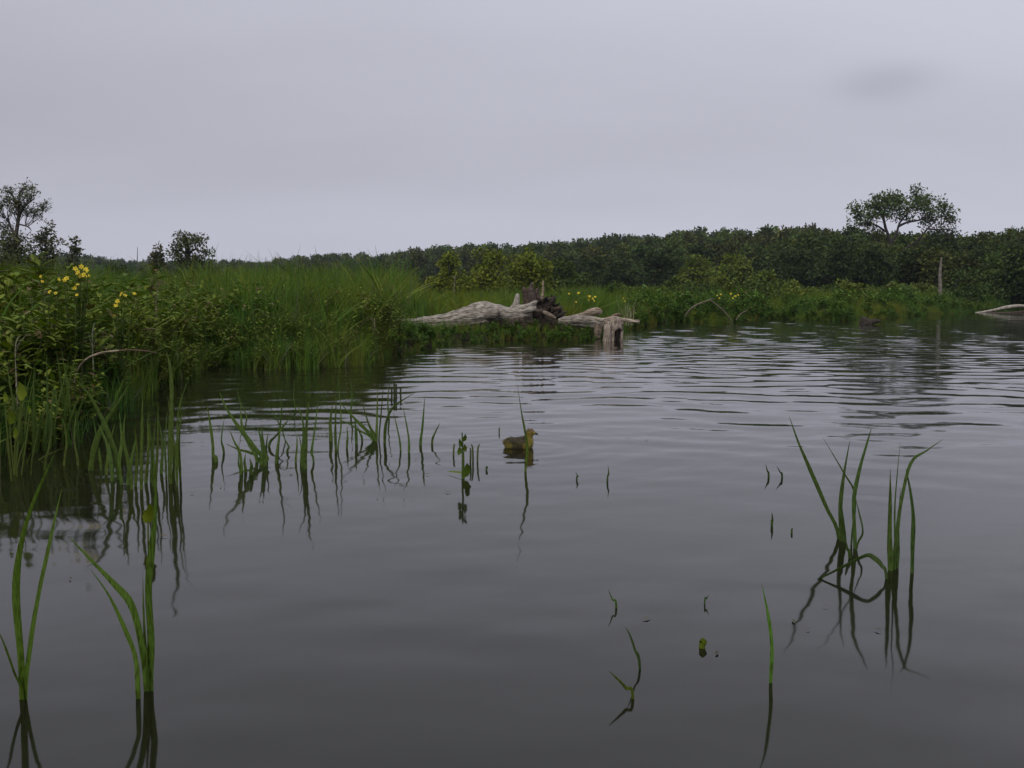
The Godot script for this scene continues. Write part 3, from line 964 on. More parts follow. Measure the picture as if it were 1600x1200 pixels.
func make_reeds() -> void:
	rng.seed = 71
	# foreground pair
	var near := Color(0.09, 0.15, 0.025)
	var o := reed_clump("tall reed of three broad blades rising from the calm water beside the bank's reflection", [
		[13, [36, 1092], [32, 1020], [25, 930], [31, 860], [50, 790], [87, 705]],
		[15, [40, 1094], [47, 1010], [60, 930], [75, 860], [88, 800], [97, 762]],
		[10, [36, 1094], [22, 1050], [6, 1005], [-8, 975]]], "", near)
	o = reed_clump("reed with an upright blade and a folded blade drooping into the water", [
		[14, [235, 1080], [236, 1000], [232, 920], [238, 850], [243, 790], [240, 700]],
		[10, [231, 1080], [226, 990], [224, 940], [223, 890]],
		[13, [230, 1080], [221, 1005], [205, 945], [178, 912], [145, 878], [107, 838]],
		[9, [216, 1092], [212, 1030], [196, 985], [170, 930], [140, 888]]], "", near)
	# right clumps
	reed_clump("reed clump with one long blade slanting away and several crossing blades", [
		[7, [1311, 842], [1290, 790], [1262, 725], [1247, 690], [1233, 650]],
		[8, [1315, 846], [1313, 795], [1318, 745], [1328, 688]],
		[7, [1336, 858], [1334, 785], [1342, 738], [1354, 695], [1362, 668]],
		[3.5, [1330, 852], [1336, 776], [1318, 738], [1284, 681]],
		[4, [1338, 860], [1348, 832], [1342, 800], [1337, 778]],
		[7, [1320, 848], [1317, 815], [1314, 780]],
		[6, [1328, 872], [1324, 858], [1322, 845]]], "", Color(0.075, 0.12, 0.035))
	reed_clump("upright reed clump with a broken blade hanging straight down", [
		[11, [1391, 892], [1390, 840], [1391, 780], [1391, 731]],
		[8, [1398, 890], [1401, 840], [1405, 800], [1407, 763]],
		[7, [1396, 890], [1402, 830], [1408, 785], [1423, 724], [1448, 704], [1474, 686]],
		[8, [1425, 896], [1426, 850], [1427, 808], [1422, 765], [1415, 731]],
		[3, [1399, 890], [1398, 800], [1402, 740], [1407, 688]],
		[5, [1402, 888], [1404, 850], [1404, 815]]], "", Color(0.075, 0.12, 0.035))
	reed_single("bent reed blade arching over with its tip resting on the water", [9, [1385, 905], [1378, 884], [1366, 872], [1353, 868], [1320, 884], [1280, 904], [1234, 922]], "", Color(0.055, 0.085, 0.03))
	# single blades in the open water
	reed_single("long lone blade standing straight in the calm open water", [8, [1204, 1068], [1206, 1010], [1200, 960], [1190, 912]], "", Color(0.085, 0.17, 0.03))
	reed_single("short kinked blade leaning in the calm open water", [7, [1000, 1046], [992, 1015], [984, 992], [976, 978]], "", Color(0.05, 0.085, 0.025))
	reed_single("yellowish blade leaning low beside the short kinked blade", [6, [989, 1092], [978, 1075], [966, 1062], [951, 1048]], "", Color(0.09, 0.12, 0.02))
	reed_single("thin blade tip showing above the short kinked blade", [3.5, [963, 950], [957, 937], [950, 920]], "", Color(0.085, 0.15, 0.03))
	reed_single("tall thin stem standing in the water at the gosling", [5, [821, 737], [824, 700], [820, 672], [815, 645], [808, 600]], "", Color(0.085, 0.13, 0.03))
	var g := "short blade tips in the open water"
	for b in [[4, [1206, 822], [1207, 812], [1206, 800]], [3, [1237, 833], [1238, 829]], [3.5, [1201, 746], [1199, 736], [1196, 724]], [3.5, [1222, 747], [1219, 738], [1213, 727]], [3, [901, 750], [903, 745], [899, 737]], [3, [949, 753], [951, 740], [950, 727]], [3, [1101, 944], [1104, 936], [1108, 928]], [3, [760, 735], [762, 728]], [2.5, [780, 676], [781, 666]]]:
		reed_single("short thin blade tip poking out of open water by itself", b, g, Color(0.06, 0.1, 0.03))
	# middle reeds
	var mg := "reed clumps in the middle of the pond"
	var mc := Color(0.1, 0.155, 0.045)
	reed_clump("dense reed clump with one long blade leaning back, ringed by short stems", [
		[9, [412, 722], [398, 700], [381, 678], [356, 642], [342, 610]],
		[6, [402, 722], [388, 690], [378, 665], [376, 630]],
		[5, [378, 738], [374, 706], [366, 690], [359, 672]],
		[5, [376, 742], [373, 726], [372, 708]], [6, [392, 742], [393, 728], [390, 716]], [5, [384, 738], [382, 722], [384, 708]],
		[5, [402, 720], [392, 708], [372, 702], [352, 693]],
		[6, [413, 724], [409, 692], [402, 664]], [5, [415, 724], [411, 690], [408, 664]], [4, [417, 722], [416, 700], [419, 675]],
		[8, [408, 726], [402, 715], [400, 700]], [7, [414, 728], [418, 716], [414, 706]]], mg, mc)
	reed_clump("two reed stems standing apart from the dense clump, with a floating yellowish leaf", [
		[7, [333, 712], [332, 690], [328, 660], [323, 630]], [4, [350, 708], [346, 686], [351, 650]], [6, [338, 722], [334, 712], [332, 706]]], mg, mc)
	reed_clump("slender reeds whose tips bend towards each other past the dense clump", [
		[6, [431, 724], [435, 690], [440, 668], [455, 652]], [3.5, [434, 722], [437, 672], [440, 640], [437, 607]], [4.5, [420, 698], [432, 680], [452, 655]], [4, [449, 708], [451, 698], [440, 677]],
		[2.5, [446, 690], [430, 650], [414, 625]]], mg, mc)
	reed_clump("tall upright reeds with the broadest blade of the middle pond", [
		[8, [477, 733], [477, 700], [479, 665], [484, 610]], [5, [473, 730], [474, 665], [464, 630]], [4, [462, 722], [464, 700], [464, 675]], [4, [470, 726], [471, 700], [466, 675]],
		[4.5, [490, 722], [487, 706], [492, 670], [497, 625]], [3, [474, 728], [478, 660], [478, 605]]], mg, mc)
	reed_clump("pair of straight reeds in front of the rippled water", [
		[6, [517, 690], [516, 660], [520, 627]], [5, [525, 708], [524, 670], [526, 605]], [3, [528, 704], [533, 660], [528, 585]]], mg, mc)
	reed_clump("fan of reeds spreading from one foot beside the pair of straight reeds", [
		[6, [587, 690], [572, 672], [556, 656], [530, 628]], [5, [588, 690], [577, 665], [565, 627]], [5, [588, 690], [589, 660], [590, 605]], [3.5, [583, 690], [560, 672], [545, 662], [520, 652]],
		[3, [592, 688], [596, 640], [600, 590]]], mg, mc)
	var sg := "thin single reeds in the middle of the pond"
	for b in [[4, [542, 700], [543, 684], [542, 665]], [5, [557, 694], [556, 672], [554, 650]], [4, [566, 690], [562, 676], [558, 664]], [5, [601, 693], [604, 658], [617, 634], [650, 613]], [3.5, [626, 704], [622, 675], [614, 642]], [4, [639, 708], [638, 680], [629, 632]], [4.5, [657, 696], [660, 668], [664, 617]], [3.5, [675, 694], [680, 676], [688, 660]], [3, [608, 655], [606, 625], [610, 590]], [3, [548, 650], [550, 625], [548, 590]], [2.5, [462, 640], [459, 620], [461, 590]], [2.5, [386, 655], [376, 630], [370, 605]]]:
		reed_single("thin single reed standing in the water past the tall upright reeds", b, sg, mc)
	# reeds against the near bank
	var bg := "reed clumps along the near bank"
	var bc := Color(0.1, 0.15, 0.04)
	reed_clump("reed clump by the bank with broad blades crossing in an X", [
		[12, [186, 750], [182, 715], [174, 690], [160, 655], [140, 618], [118, 592]],
		[10, [142, 735], [150, 690], [170, 650], [197, 612]],
		[8, [176, 752], [172, 715], [166, 690], [152, 660]], [7, [166, 742], [170, 700], [180, 660]], [8, [190, 758], [186, 720], [190, 690], [186, 640]], [5, [158, 735], [152, 690], [145, 650]]], bg, bc)
	reed_clump("reed clump by the bank with straight dark stems", [
		[8, [206, 765], [200, 720], [193, 685], [196, 640]], [7, [221, 765], [221, 710], [222, 660], [223, 605]], [6, [212, 760], [214, 710], [210, 665]], [5, [228, 755], [232, 700], [230, 650]], [7, [200, 758], [206, 715], [214, 680]]], bg, bc)
	reed_clump("reed clump by the bank, thin blades at the edge of its dark reflection", [
		[7, [240, 760], [238, 715], [234, 670], [231, 635]], [5, [243, 758], [246, 700], [247, 625]], [5, [252, 740], [254, 700], [248, 655]], [4, [236, 755], [240, 690], [244, 650]]], bg, bc)
	reed_clump("tallest reed clump by the bank, at its open-water end", [
		[9, [266, 756], [266, 700], [268, 640], [267, 580], [258, 545]], [7, [277, 760], [277, 700], [279, 640], [296, 588]], [5, [272, 750], [271, 690], [262, 620]], [4, [260, 750], [258, 690], [262, 640]], [5, [270, 755], [276, 690], [286, 640]], [4, [282, 752], [280, 690], [284, 610]]], bg, bc)
	reed_clump("young reeds with one pale straw blade beside the bank's lobed leaves", [
		[6, [26, 745], [30, 715], [41, 685]], [5, [18, 752], [14, 715], [8, 680]], [5, [48, 742], [52, 705], [62, 660]], [4, [70, 735], [76, 700], [82, 668]], [5, [100, 728], [104, 690], [98, 650]], [5, [122, 728], [116, 685], [120, 640]]], bg, Color(0.1, 0.13, 0.04))
	rng.seed = 73
	for k in 6:
		var x0 := 4.0 + k * 21.0
		var bl := []
		for i in 6:
			var bx := x0 + rng.randf_range(-12, 12)
			var by := 716.0 - 0.3 * bx + rng.randf_range(-6, 12)
			var hh := rng.randf_range(70, 150)
			var ln := rng.randf_range(-28, 28)
			bl.append([rng.randf_range(4, 7), [bx, by], [bx + ln * 0.3, by - hh * 0.5], [bx + ln, by - hh]])
		reed_clump("mixed reeds crowding the foot of the near bank", bl, "mixed reeds at the foot of the near bank", Color(0.07, 0.11, 0.03))

func broad_leaf(px: float, py: float, depth: float, r: float, col: Color, f: Vector3, origin: Vector3) -> ArrayMesh:
	var mb := MB.new()
	var c := at_depth(px, py, depth) - origin
	var up := (Vector3(0.15, 1, 0) + rv(0.25)).normalized()
	var w := r * mpp(depth)
	var pts := []
	var ws := []
	for i in 10:
		var t := i / 9.0
		pts.append(c + up * w * (t * 2.0 - 1.0) + f * w * 0.7 * t * t + up.cross(f) * w * 0.25 * sin(t * 2.5))
		ws.append(maxf(0.001, w * (1.15 + 0.25 * sin(i * 2.1 + px)) * pow(sin(PI * minf(0.985, 0.03 + t * 0.96)), 0.8) * (1.15 - 0.5 * t)))
	mb.blade(pts, ws, f, 0.3, 0.25, col)
	return mb.mesh(M.leaf)

func make_small_plants() -> void:
	rng.seed = 81
	# yellow-green lobed leaves at the near bank
	var g := on_level(20, 742)
	var o := thing("lobed_leaf_plant", "yellow-green lobed leaves on upright stalks at the bank's edge", "plant", g)
	for l in [[32, 612, 14], [16, 652, 12], [24, 676, 9], [8, 620, 8], [46, 640, 7]]:
		var m := part("leaf", broad_leaf(l[0], l[1], -g.z + rng.randf_range(-0.05, 0.05), l[2], tone(Color(0.13, 0.17, 0.02), 0.15), Vector3(rng.randf_range(-0.5, 0.5), 0.3, 1).normalized(), g), o)
		var st := MB.new()
		st.tube(spline([Vector3(rng.randf_range(-0.02, 0.02), -0.15, 0), (at_depth(l[0], l[1] + l[2], -g.z) - g) * Vector3(0.8, 0.6, 0.6), at_depth(l[0], l[1] + l[2], -g.z) - g]), spline1([0.005, 0.004, 0.002]), 5, Color(0.09, 0.12, 0.03))
		part("stalk", st.mesh(M.grass_leaf), o)
	# curled yellowish leaf beside the folded reed
	g = on_level(231, 845)
	o = thing("curled_leaf_stem", "curled yellow-green leaf on a short stem behind the folded reed", "plant", g)
	part("leaf", broad_leaf(230, 802, -g.z, 17, Color(0.13, 0.16, 0.015), Vector3(0.2, 0.3, 1).normalized(), g), o)
	var s2 := MB.new()
	s2.tube([Vector3(0, -0.15, 0), at_depth(231, 815, -g.z) - g], [0.004, 0.003], 5, Color(0.1, 0.13, 0.03))
	part("stem", s2.mesh(M.grass_leaf), o)
	# leafy water plant left of the gosling
	g = on_level(722, 748)
	o = thing("water_plant", "small leafy water plant with short stubs and a leaf floating flat", "plant", g)
	var st := MB.new()
	st.tube(spline([Vector3(0, -0.2, 0), at_depth(723, 715, -g.z) - g, at_depth(722, 676, -g.z) - g]), spline1([0.006, 0.005, 0.003]), 6, Color(0.075, 0.11, 0.03))
	part("stem", st.mesh(M.grass_leaf), o)
	for l in [[725, 684, 6], [719, 692, 7], [726, 700, 6], [717, 704, 7], [728, 734, 11], [724, 742, 7]]:
		part("leaf", broad_leaf(l[0], l[1], -g.z, l[2], tone(Color(0.085, 0.13, 0.02), 0.2), Vector3(rng.randf_range(-0.8, 0.8), 0.2, 1).normalized(), g), o)
	var fl := MB.new()
	var f0 := on_level(733, 746) - g
	var f1 := on_level(699, 739) - g
	fl.blade([f0 + Vector3(0, 0.012, 0), f0.lerp(f1, 0.4) + Vector3(0, 0.016, 0), f0.lerp(f1, 0.8) + Vector3(0, 0.012, 0), f1 + Vector3(0, 0.008, 0)], [0.008, 0.02, 0.016, 0.003], Vector3(0, 1, 0.5).normalized(), 0.0, 0.2, Color(0.1, 0.14, 0.025))
	part("floating_leaf", fl.mesh(M.leaf), o)
	for b in [[707, 712, 694], [732, 724, 700], [739, 722, 694], [746, 722, 694], [726, 735, 706]]:
		var sb := MB.new()
		var q := on_level(b[0], b[1])
		var tp := at_depth(b[0] + rng.randf_range(-4, 4), b[2], -q.z) - g
		sb.tube(spline([q - g + Vector3(0, -0.2, 0), (q - g).lerp(tp, 0.5) + Vector3(rng.randf_range(-0.008, 0.008), 0, 0), tp]), spline1([0.006, 0.005, 0.003]), 5, tone(Color(0.075, 0.1, 0.03), 0.3))
		part("stub", sb.mesh(M.grass_leaf), o)
	# flecks afloat among the reeds
	for q in [[590, 702], [612, 712], [636, 726], [650, 718], [560, 716], [668, 742], [455, 742], [520, 728], [345, 762], [300, 772], [255, 838], [1262, 985], [1240, 972], [1372, 985], [1290, 948], [700, 770], [905, 700], [1010, 690], [1010, 968], [1120, 1022], [140, 862], [110, 905]]:
		var fk := MB.new()
		var dr := Vector3(rng.randf_range(-1, 1), 0, rng.randf_range(-1, 1)).normalized()
		var ln := rng.randf_range(0.012, 0.035)
		fk.blade([-dr * ln * 0.5, Vector3(0, 0.002, 0), dr * ln * 0.5], [0.002, ln * 0.3, 0.002], Vector3.UP, 0.3, 0.3, tone(Color(0.1, 0.085, 0.04), 0.4))
		var fo := part("floating_fleck", fk.mesh(M.leaf), self)
		fo.position = on_level(q[0], q[1]) + Vector3(0, 0.004, 0)
		tag(fo, "tiny brown plant fleck floating flat on the calm water", "fleck", "plant flecks afloat")
	# bud at the surface
	g = on_level(1097, 1012)
	var bud := MB.new()
	bud.tube(spline([Vector3(0, -0.1, 0), Vector3(0, 0.002, 0), Vector3(0.002, 0.014, 0), Vector3(0.001, 0.024, 0)]), spline1([0.003, 0.008, 0.010, 0.003]), 8, Color(0.1, 0.14, 0.015))
	var bo := part("water_bud", bud.mesh(M.leaf), self)
	bo.position = g
	tag(bo, "round green bud just breaking the calm water surface", "bud")
	# dark stub beyond the fan of reeds
	g = on_level(617, 622)
	o = thing("broken_reed", "short dark broken stems in the ripples behind the fan of reeds", "plant", g)
	for b in [[612, 606], [616, 599], [619, 600], [626, 606]]:
		var sb := MB.new()
		sb.tube([at_depth(b[0], 622, -g.z) - g + Vector3(0, -0.2, 0), at_depth(b[0], b[1], -g.z) - g], [0.009, 0.007], 6, Color(0.05, 0.07, 0.025))
		part("stem", sb.mesh(M.grass_leaf), o)

# ---------------------------------------------------------------- driftwood
func limb(parent: Node3D, called: String, g: Vector3, depth: float, path: Array, col: Color, sides := 14, rough := 0.3, mat := "driftwood", per := 6) -> MeshInstance3D:
	# path: [x, y, radius] in photo pixels, and a shift in depth (metres) where given
	var p := []
	var r := []
	for q in path:
		p.append(at_depth(q[0], q[1], depth + (q[3] if q.size() > 3 else 0.0)) - g)
		r.append(q[2] * mpp(depth))
	var mb := MB.new()
	mb.tube(spline(p, per), spline1(r, per), sides, col, fn, rough, 1.1, 0.6)
	mb.renormal()
	return part(called, mb.mesh(M[mat]), parent)

func make_driftwood() -> void:
	rng.seed = 91
	var D := 21.0
	var g := at_depth(760, 515, D)
	g.y = ground_y(g.x, g.z)
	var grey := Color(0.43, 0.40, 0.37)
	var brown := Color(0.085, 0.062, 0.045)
	var o := thing("fallen_trunk", "weathered grey fallen trunk with a humped back lying along the bank", "log", g)
	limb(o, "trunk", g, D, [[618, 501, 1.5], [642, 502, 4.5], [664, 505, 10], [690, 504, 13], [712, 502, 15.5], [732, 498, 18.5], [746, 494, 22], [760, 491, 21.5], [776, 491, 18], [794, 493, 15], [812, 493, 14], [832, 494, 15]], grey, 56, 0.3, "driftwood", 14)
	limb(o, "branch_stub", g, D, [[800, 488, 9, 0.1], [806, 476, 6, 0.1], [808, 466, 4.5, 0.15], [809, 460, 3, 0.2]], grey, 14, 0.5, "driftwood_upright")
	limb(o, "branch_stub", g, D, [[762, 494, 6, -0.25], [771, 491, 8, -0.33], [780, 486, 5, -0.36]], Color(0.3, 0.27, 0.24), 12, 0.5)
	limb(o, "upper_limb", g, D, [[806, 482, 7, 0.0], [820, 482, 6, -0.1], [832, 476, 4, -0.2], [840, 470, 2, -0.2]], grey, 12, 0.5)
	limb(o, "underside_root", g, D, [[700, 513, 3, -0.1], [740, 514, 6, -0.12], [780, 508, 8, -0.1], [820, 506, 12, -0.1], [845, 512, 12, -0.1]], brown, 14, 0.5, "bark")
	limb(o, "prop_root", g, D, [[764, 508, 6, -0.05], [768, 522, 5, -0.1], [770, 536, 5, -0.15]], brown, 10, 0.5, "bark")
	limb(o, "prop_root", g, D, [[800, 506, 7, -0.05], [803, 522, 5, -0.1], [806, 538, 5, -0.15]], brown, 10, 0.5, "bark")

	var r := thing("upturned_roots", "dark upturned root mass with broken spikes at the end of the fallen trunk", "roots", g)
	limb(r, "root_core", g, D, [[836, 478, 9, 0], [846, 488, 16, 0], [853, 502, 19, 0], [856, 520, 15, 0]], brown, 20, 0.7, "bark", 8)
	for q in [[[836, 488, 9, 0.3], [832, 470, 8, 0.35], [830, 455, 6, 0.4], [831, 446, 3, 0.4], [832, 440, 1, 0.4]], [[826, 488, 9, 0.35], [823, 468, 7, 0.4], [820, 455, 5, 0.4], [817, 448, 1.2, 0.4]], [[841, 484, 8, 0.4], [840, 468, 6, 0.45], [839, 456, 4, 0.45], [842, 449, 1, 0.45]]]:
		limb(r, "broken_stem", g, D, q, tone(Color(0.10, 0.07, 0.052), 0.2), 14, 0.5, "bark")
	limb(r, "splinter", g, D, [[846, 472, 3, 0.1], [848, 456, 2.2, 0.1], [849, 438, 1.2, 0.1]], Color(0.42, 0.34, 0.25), 8, 0.4)
	for k in [[[850, 482, 7], [862, 470, 6], [867, 462, 1]], [[846, 480, 6], [842, 470, 5], [838, 463, 0.8]], [[856, 488, 7], [872, 484, 5], [882, 490, 1]], [[850, 486, 6], [857, 474, 5], [852, 464, 0.8]], [[862, 500, 8], [874, 508, 6], [884, 522, 4]], [[858, 510, 8], [868, 522, 6], [872, 536, 4]], [[848, 510, 7], [842, 524, 6], [836, 538, 4]], [[858, 494, 6], [873, 494, 5], [888, 498, 1]], [[846, 496, 7], [836, 506, 5], [826, 518, 4]]]:
		var path := []
		for i in 3:
			path.append([k[i][0], k[i][1], k[i][2], -0.12 * i + rng.randf_range(-0.1, 0.1)])
		limb(r, "root", g, D, path, tone(brown, 0.3), 9, 0.6, "bark")
	for i in 16:
		var an := rng.randf_range(-0.4, PI + 0.5)
		var l0 := rng.randf_range(18, 34)
		var cx := 853.0 + rng.randf_range(-8, 10)
		var cy := 494.0 + rng.randf_range(-10, 12)
		var bend := rng.randf_range(-7, 7)
		limb(r, "root", g, D, [[cx, cy, rng.randf_range(3, 5), -0.1], [cx + cos(an) * l0 * 0.5 + bend, cy - sin(an) * l0 * 0.5, 3, -0.2 + rng.randf_range(-0.15, 0.1)], [cx + cos(an) * l0, cy - sin(an) * l0 * 0.8 + absf(bend) * 0.4, 0.8, -0.25 + rng.randf_range(-0.2, 0.2)]], tone(brown, 0.4), 7, 0.6, "bark", 5)
	limb(r, "pale_root", g, D, [[838, 482, 4, -0.3], [828, 484, 5, -0.32], [816, 488, 3, -0.3]], grey, 9, 0.5)
	limb(r, "pale_root", g, D, [[848, 487, 2.5, -0.4], [858, 492, 3.5, -0.42], [868, 498, 2.5, -0.4]], Color(0.3, 0.25, 0.2), 9, 0.5)

	D = 20.3
	g = at_depth(912, 520, D)
	g.y = ground_y(g.x, g.z)
	o = thing("short_log", "short grey driftwood log lying between the upturned roots and the hollow stump", "log", g)
	limb(o, "trunk", g, D, [[872, 502, 4], [884, 502, 8], [900, 502, 10], [916, 504, 10], [930, 506, 10], [942, 510, 8]], Color(0.34, 0.31, 0.28), 40, 0.45, "driftwood", 10)
	limb(o, "broken_slab", g, D, [[894, 494, 2, 0.15], [908, 493, 4, 0.15], [922, 489, 6, 0.15], [932, 487, 6, 0.15], [938, 491, 5, 0.15]], Color(0.38, 0.31, 0.25), 12, 0.5)
	limb(o, "end_root", g, D, [[884, 506, 6, -0.1], [881, 514, 5, -0.2], [878, 528, 6, -0.25], [876, 538, 7, -0.25]], brown, 10, 0.6, "bark")
	limb(o, "end_root", g, D, [[936, 508, 6, -0.1], [934, 518, 6, -0.15], [933, 530, 5, -0.2]], Color(0.2, 0.15, 0.11), 10, 0.6, "bark")

	# hollow stump: one shell with an opening towards the water
	D = 19.3
	g = at_depth(958, 534, D)
	g.y = 0.0
	o = thing("hollow_stump", "pale hollow stump standing in the shallows with a dark opening", "stump", g)
	var s := mpp(D)
	var shell := MB.new()
	var rings := 12
	var sides := 36
	for inner in 2:
		var k0 := shell.v.size()
		for i in rings + 1:
			var t := float(i) / rings
			for j in sides + 1:
				# the opening is a gap of 80 degrees below the lintel, facing the pond and a little to the side
				var open := deg_to_rad(lerpf(70.0, 62.0, t)) if t < 0.62 else 0.0
				var a := deg_to_rad(58.0) + open * 0.5 + (TAU - open) * j / sides
				var rr := (16.5 - 2.0 * t) * s * (1.0 + 0.16 * fn.get_noise_3d(cos(a) * 60.0, sin(a) * 60.0, t * 40.0)) * (1.0 if inner == 0 else 0.72)
				var top := (33.0 + 3.0 * sin(a * 2.0)) * s
				shell.v.append(Vector3(cos(a) * rr + t * 1.5 * s, -0.12 + t * (top + 0.12), sin(a) * rr * 0.9))
				shell.n.append(Vector3.UP)
				shell.c.append(Color(0.44, 0.38, 0.33))
		for i in rings:
			for j in sides:
				var a := k0 + i * (sides + 1) + j
				var b := a + sides + 1
				for q in ([a, b, a + 1, a + 1, b, b + 1] if inner == 0 else [a, a + 1, b, a + 1, b + 1, b]):
					shell.ix.append(q)
	var half := (rings + 1) * (sides + 1)
	for i in rings:
		for e in [0, sides]:
			var a: int = i * (sides + 1) + e
			var b: int = a + sides + 1
			for q in [a, b, a + half, b, b + half, a + half]:
				shell.ix.append(q)
	for j in sides:
		var a := rings * (sides + 1) + j
		for q in [a, a + half, a + 1, a + 1, a + half, a + 1 + half]:
			shell.ix.append(q)
	shell.face_out(Vector3(0, 0.2, 0))
	part("stump_shell", shell.mesh(M.driftwood_upright), o)
	limb(o, "cap", g, D, [[944, 503, 5], [952, 502, 8], [962, 502, 9], [974, 506, 6]], Color(0.4, 0.34, 0.29), 14, 0.4)
	limb(o, "buttress", g, D, [[950, 508, 6, -0.16], [949, 520, 5.5, -0.2], [949, 530, 5.5, -0.2], [949, 540, 6, -0.2]], Color(0.5, 0.43, 0.37), 20, 0.4, "driftwood_upright")
	g = at_depth(968, 502, 19.5)
	var br := Node3D.new()
	br.free()
	o = thing("bleached_branch", "bleached pale branch lying across the top of the hollow stump", "branch", g)
	limb(o, "branch", g, 19.35, [[930, 497, 2, 0.3], [940, 500, 3, 0.2], [955, 499.5, 3.2, 0.0], [972, 499.5, 2.8, -0.1], [988, 502, 2.6, -0.2], [999, 503, 3, -0.25]], Color(0.56, 0.5, 0.42), 12, 0.4)
	limb(o, "knot", g, 19.35, [[953, 496, 1.5, 0.25], [962, 492, 2.5, 0.3], [970, 492, 1.5, 0.35]], Color(0.25, 0.17, 0.12), 9, 0.5)

	# far shore wood
	D = 51.0
	g = at_depth(1570, 487, D)
	g.y = ground_y(g.x, g.z)
	o = thing("far_shore_log", "pale bleached log lying on the far shore", "log", g)
	limb(o, "trunk", g, D, [[1524, 489, 1.2], [1540, 487, 1.8], [1556, 484, 2], [1574, 480, 2.6], [1592, 478, 3], [1615, 480, 3], [1640, 482, 2]], Color(0.55, 0.52, 0.48), 12, 0.4)
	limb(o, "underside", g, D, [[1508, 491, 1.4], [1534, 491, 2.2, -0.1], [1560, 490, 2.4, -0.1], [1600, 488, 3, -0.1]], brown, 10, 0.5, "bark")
	D = 31.5
	g = at_depth(1110, 490, D)
	g.y = ground_y(g.x, g.z)
	o = thing("bare_fallen_branch", "bare grey branches arched over the plants of the far shore", "branch", g)
	limb(o, "main_branch", g, D, [[1070, 494, 1], [1080, 482, 1.4], [1092, 475, 1.5], [1106, 470, 1.3], [1114, 466, 0.8]], Color(0.22, 0.19, 0.14), 8, 0.3)
	limb(o, "side_branch", g, D, [[1110, 469, 1], [1124, 480, 1.2], [1136, 492, 1.2], [1144, 504, 1]], Color(0.2, 0.17, 0.13), 8, 0.3)
	limb(o, "side_branch", g, D, [[1150, 500, 0.9], [1158, 490, 0.9], [1168, 485, 0.6]], Color(0.26, 0.22, 0.17), 8, 0.3)
	D = 41.0
	g = at_depth(1230, 494, D)
	g.y = ground_y(g.x, g.z)
	o = thing("broken_post", "short pale broken stub among the far-shore plants", "stump", g)
	limb(o, "stub", g, D, [[1230, 498, 3], [1230, 486, 2.6], [1231, 477, 1.6]], Color(0.3, 0.25, 0.15), 10, 0.5)
	limb(o, "splinter", g, D, [[1232, 486, 1.4], [1235, 480, 1.0], [1236, 476, 0.6]], Color(0.3, 0.26, 0.16), 8, 0.4)
	D = 30.0
	g = at_depth(1352, 506, D)
	g.y = 0.0
	o = thing("dark_stump", "dark rotten stump in the water's edge of the far shore", "stump", g)
	limb(o, "trunk", g, D, [[1352, 512, 12], [1352, 506, 11], [1350, 501, 8], [1347, 496, 3]], Color(0.045, 0.032, 0.022), 14, 0.55, "bark")
	limb(o, "side_stub", g, D, [[1356, 505, 6], [1366, 502, 4], [1376, 502, 1.5]], Color(0.045, 0.032, 0.022), 9, 0.5, "bark")
	# arched dead stem on the near bank
	D = 6.6
	g = at_depth(135, 600, D)
	g.y = ground_y(g.x, g.z)
	o = thing("arched_dead_stem", "arched dead stem with a bleached length bending over the near bank", "branch", g)
	limb(o, "stem", g, D, [[112, 620, 1.0, 0.2], [120, 582, 1.2, 0.1], [133, 563, 1.5], [150, 554, 1.8], [168, 550, 1.8], [186, 548, 1.5]], Color(0.42, 0.36, 0.26), 8, 0.3)
	limb(o, "stem_tip", g, D, [[185, 548, 1.4], [205, 547, 1.2], [225, 548, 1.0], [245, 552, 0.7]], Color(0.14, 0.09, 0.055), 8, 0.3)
	# wispy dead grass behind the short log
	D = 25.0
	g = at_depth(975, 490, D)
	g.y = ground_y(g.x, g.z)
	var t := tuft(99, 40, 0.28, 0.75, 0.008, Color(0.34, 0.3, 0.22), 0.6, 0.0)
	var dg := part("dead_grass_tuft", t, self)
	dg.position = g
	tag(dg, "wispy pale tuft of dead grass behind the hollow stump", "grass tuft")

# ---------------------------------------------------------------- gosling
func capsule(p: Vector3, a: Vector3, b: Vector3, ra: float, rb: float) -> float:
	var ab := b - a
	var t := clampf((p - a).dot(ab) / ab.length_squared(), 0.0, 1.0)
	return (p - (a + ab * t)).length() - lerpf(ra, rb, t)

func smin(a: float, b: float, k: float) -> float:
	var h := clampf(0.5 + 0.5 * (b - a) / k, 0.0, 1.0)
	return lerpf(b, a, h) - k * h * (1.0 - h)

func gosling_field(p: Vector3) -> float:
	var body := capsule(p, Vector3(-0.045, 0.020, 0), Vector3(0.028, 0.018, 0), 0.037, 0.040)
	body = smin(body, capsule(p, Vector3(-0.05, 0.03, 0), Vector3(-0.088, 0.034, 0), 0.022, 0.006), 0.02)
	body = smin(body, capsule(p, Vector3(0.02, 0.024, 0), Vector3(0.050, 0.032, 0), 0.034, 0.028), 0.02)
	for s in [-1.0, 1.0]:
		body = smin(body, capsule(p, Vector3(0.012, 0.034, s * 0.030), Vector3(-0.034, 0.038, s * 0.033), 0.013, 0.006), 0.006)
	body = smin(body, capsule(p, Vector3(0.048, 0.040, 0), Vector3(0.058, 0.080, 0), 0.021, 0.017), 0.016)
	body = smin(body, capsule(p, Vector3(0.058, 0.093, 0), Vector3(0.068, 0.092, 0), 0.020, 0.018), 0.008)
	body = smin(body, capsule(p, Vector3(0.072, 0.090, 0), Vector3(0.084, 0.086, 0), 0.012, 0.009), 0.008)
	return body + 0.0016 * fn.get_noise_3d(p.x * 5200.0, p.y * 5200.0, p.z * 5200.0)

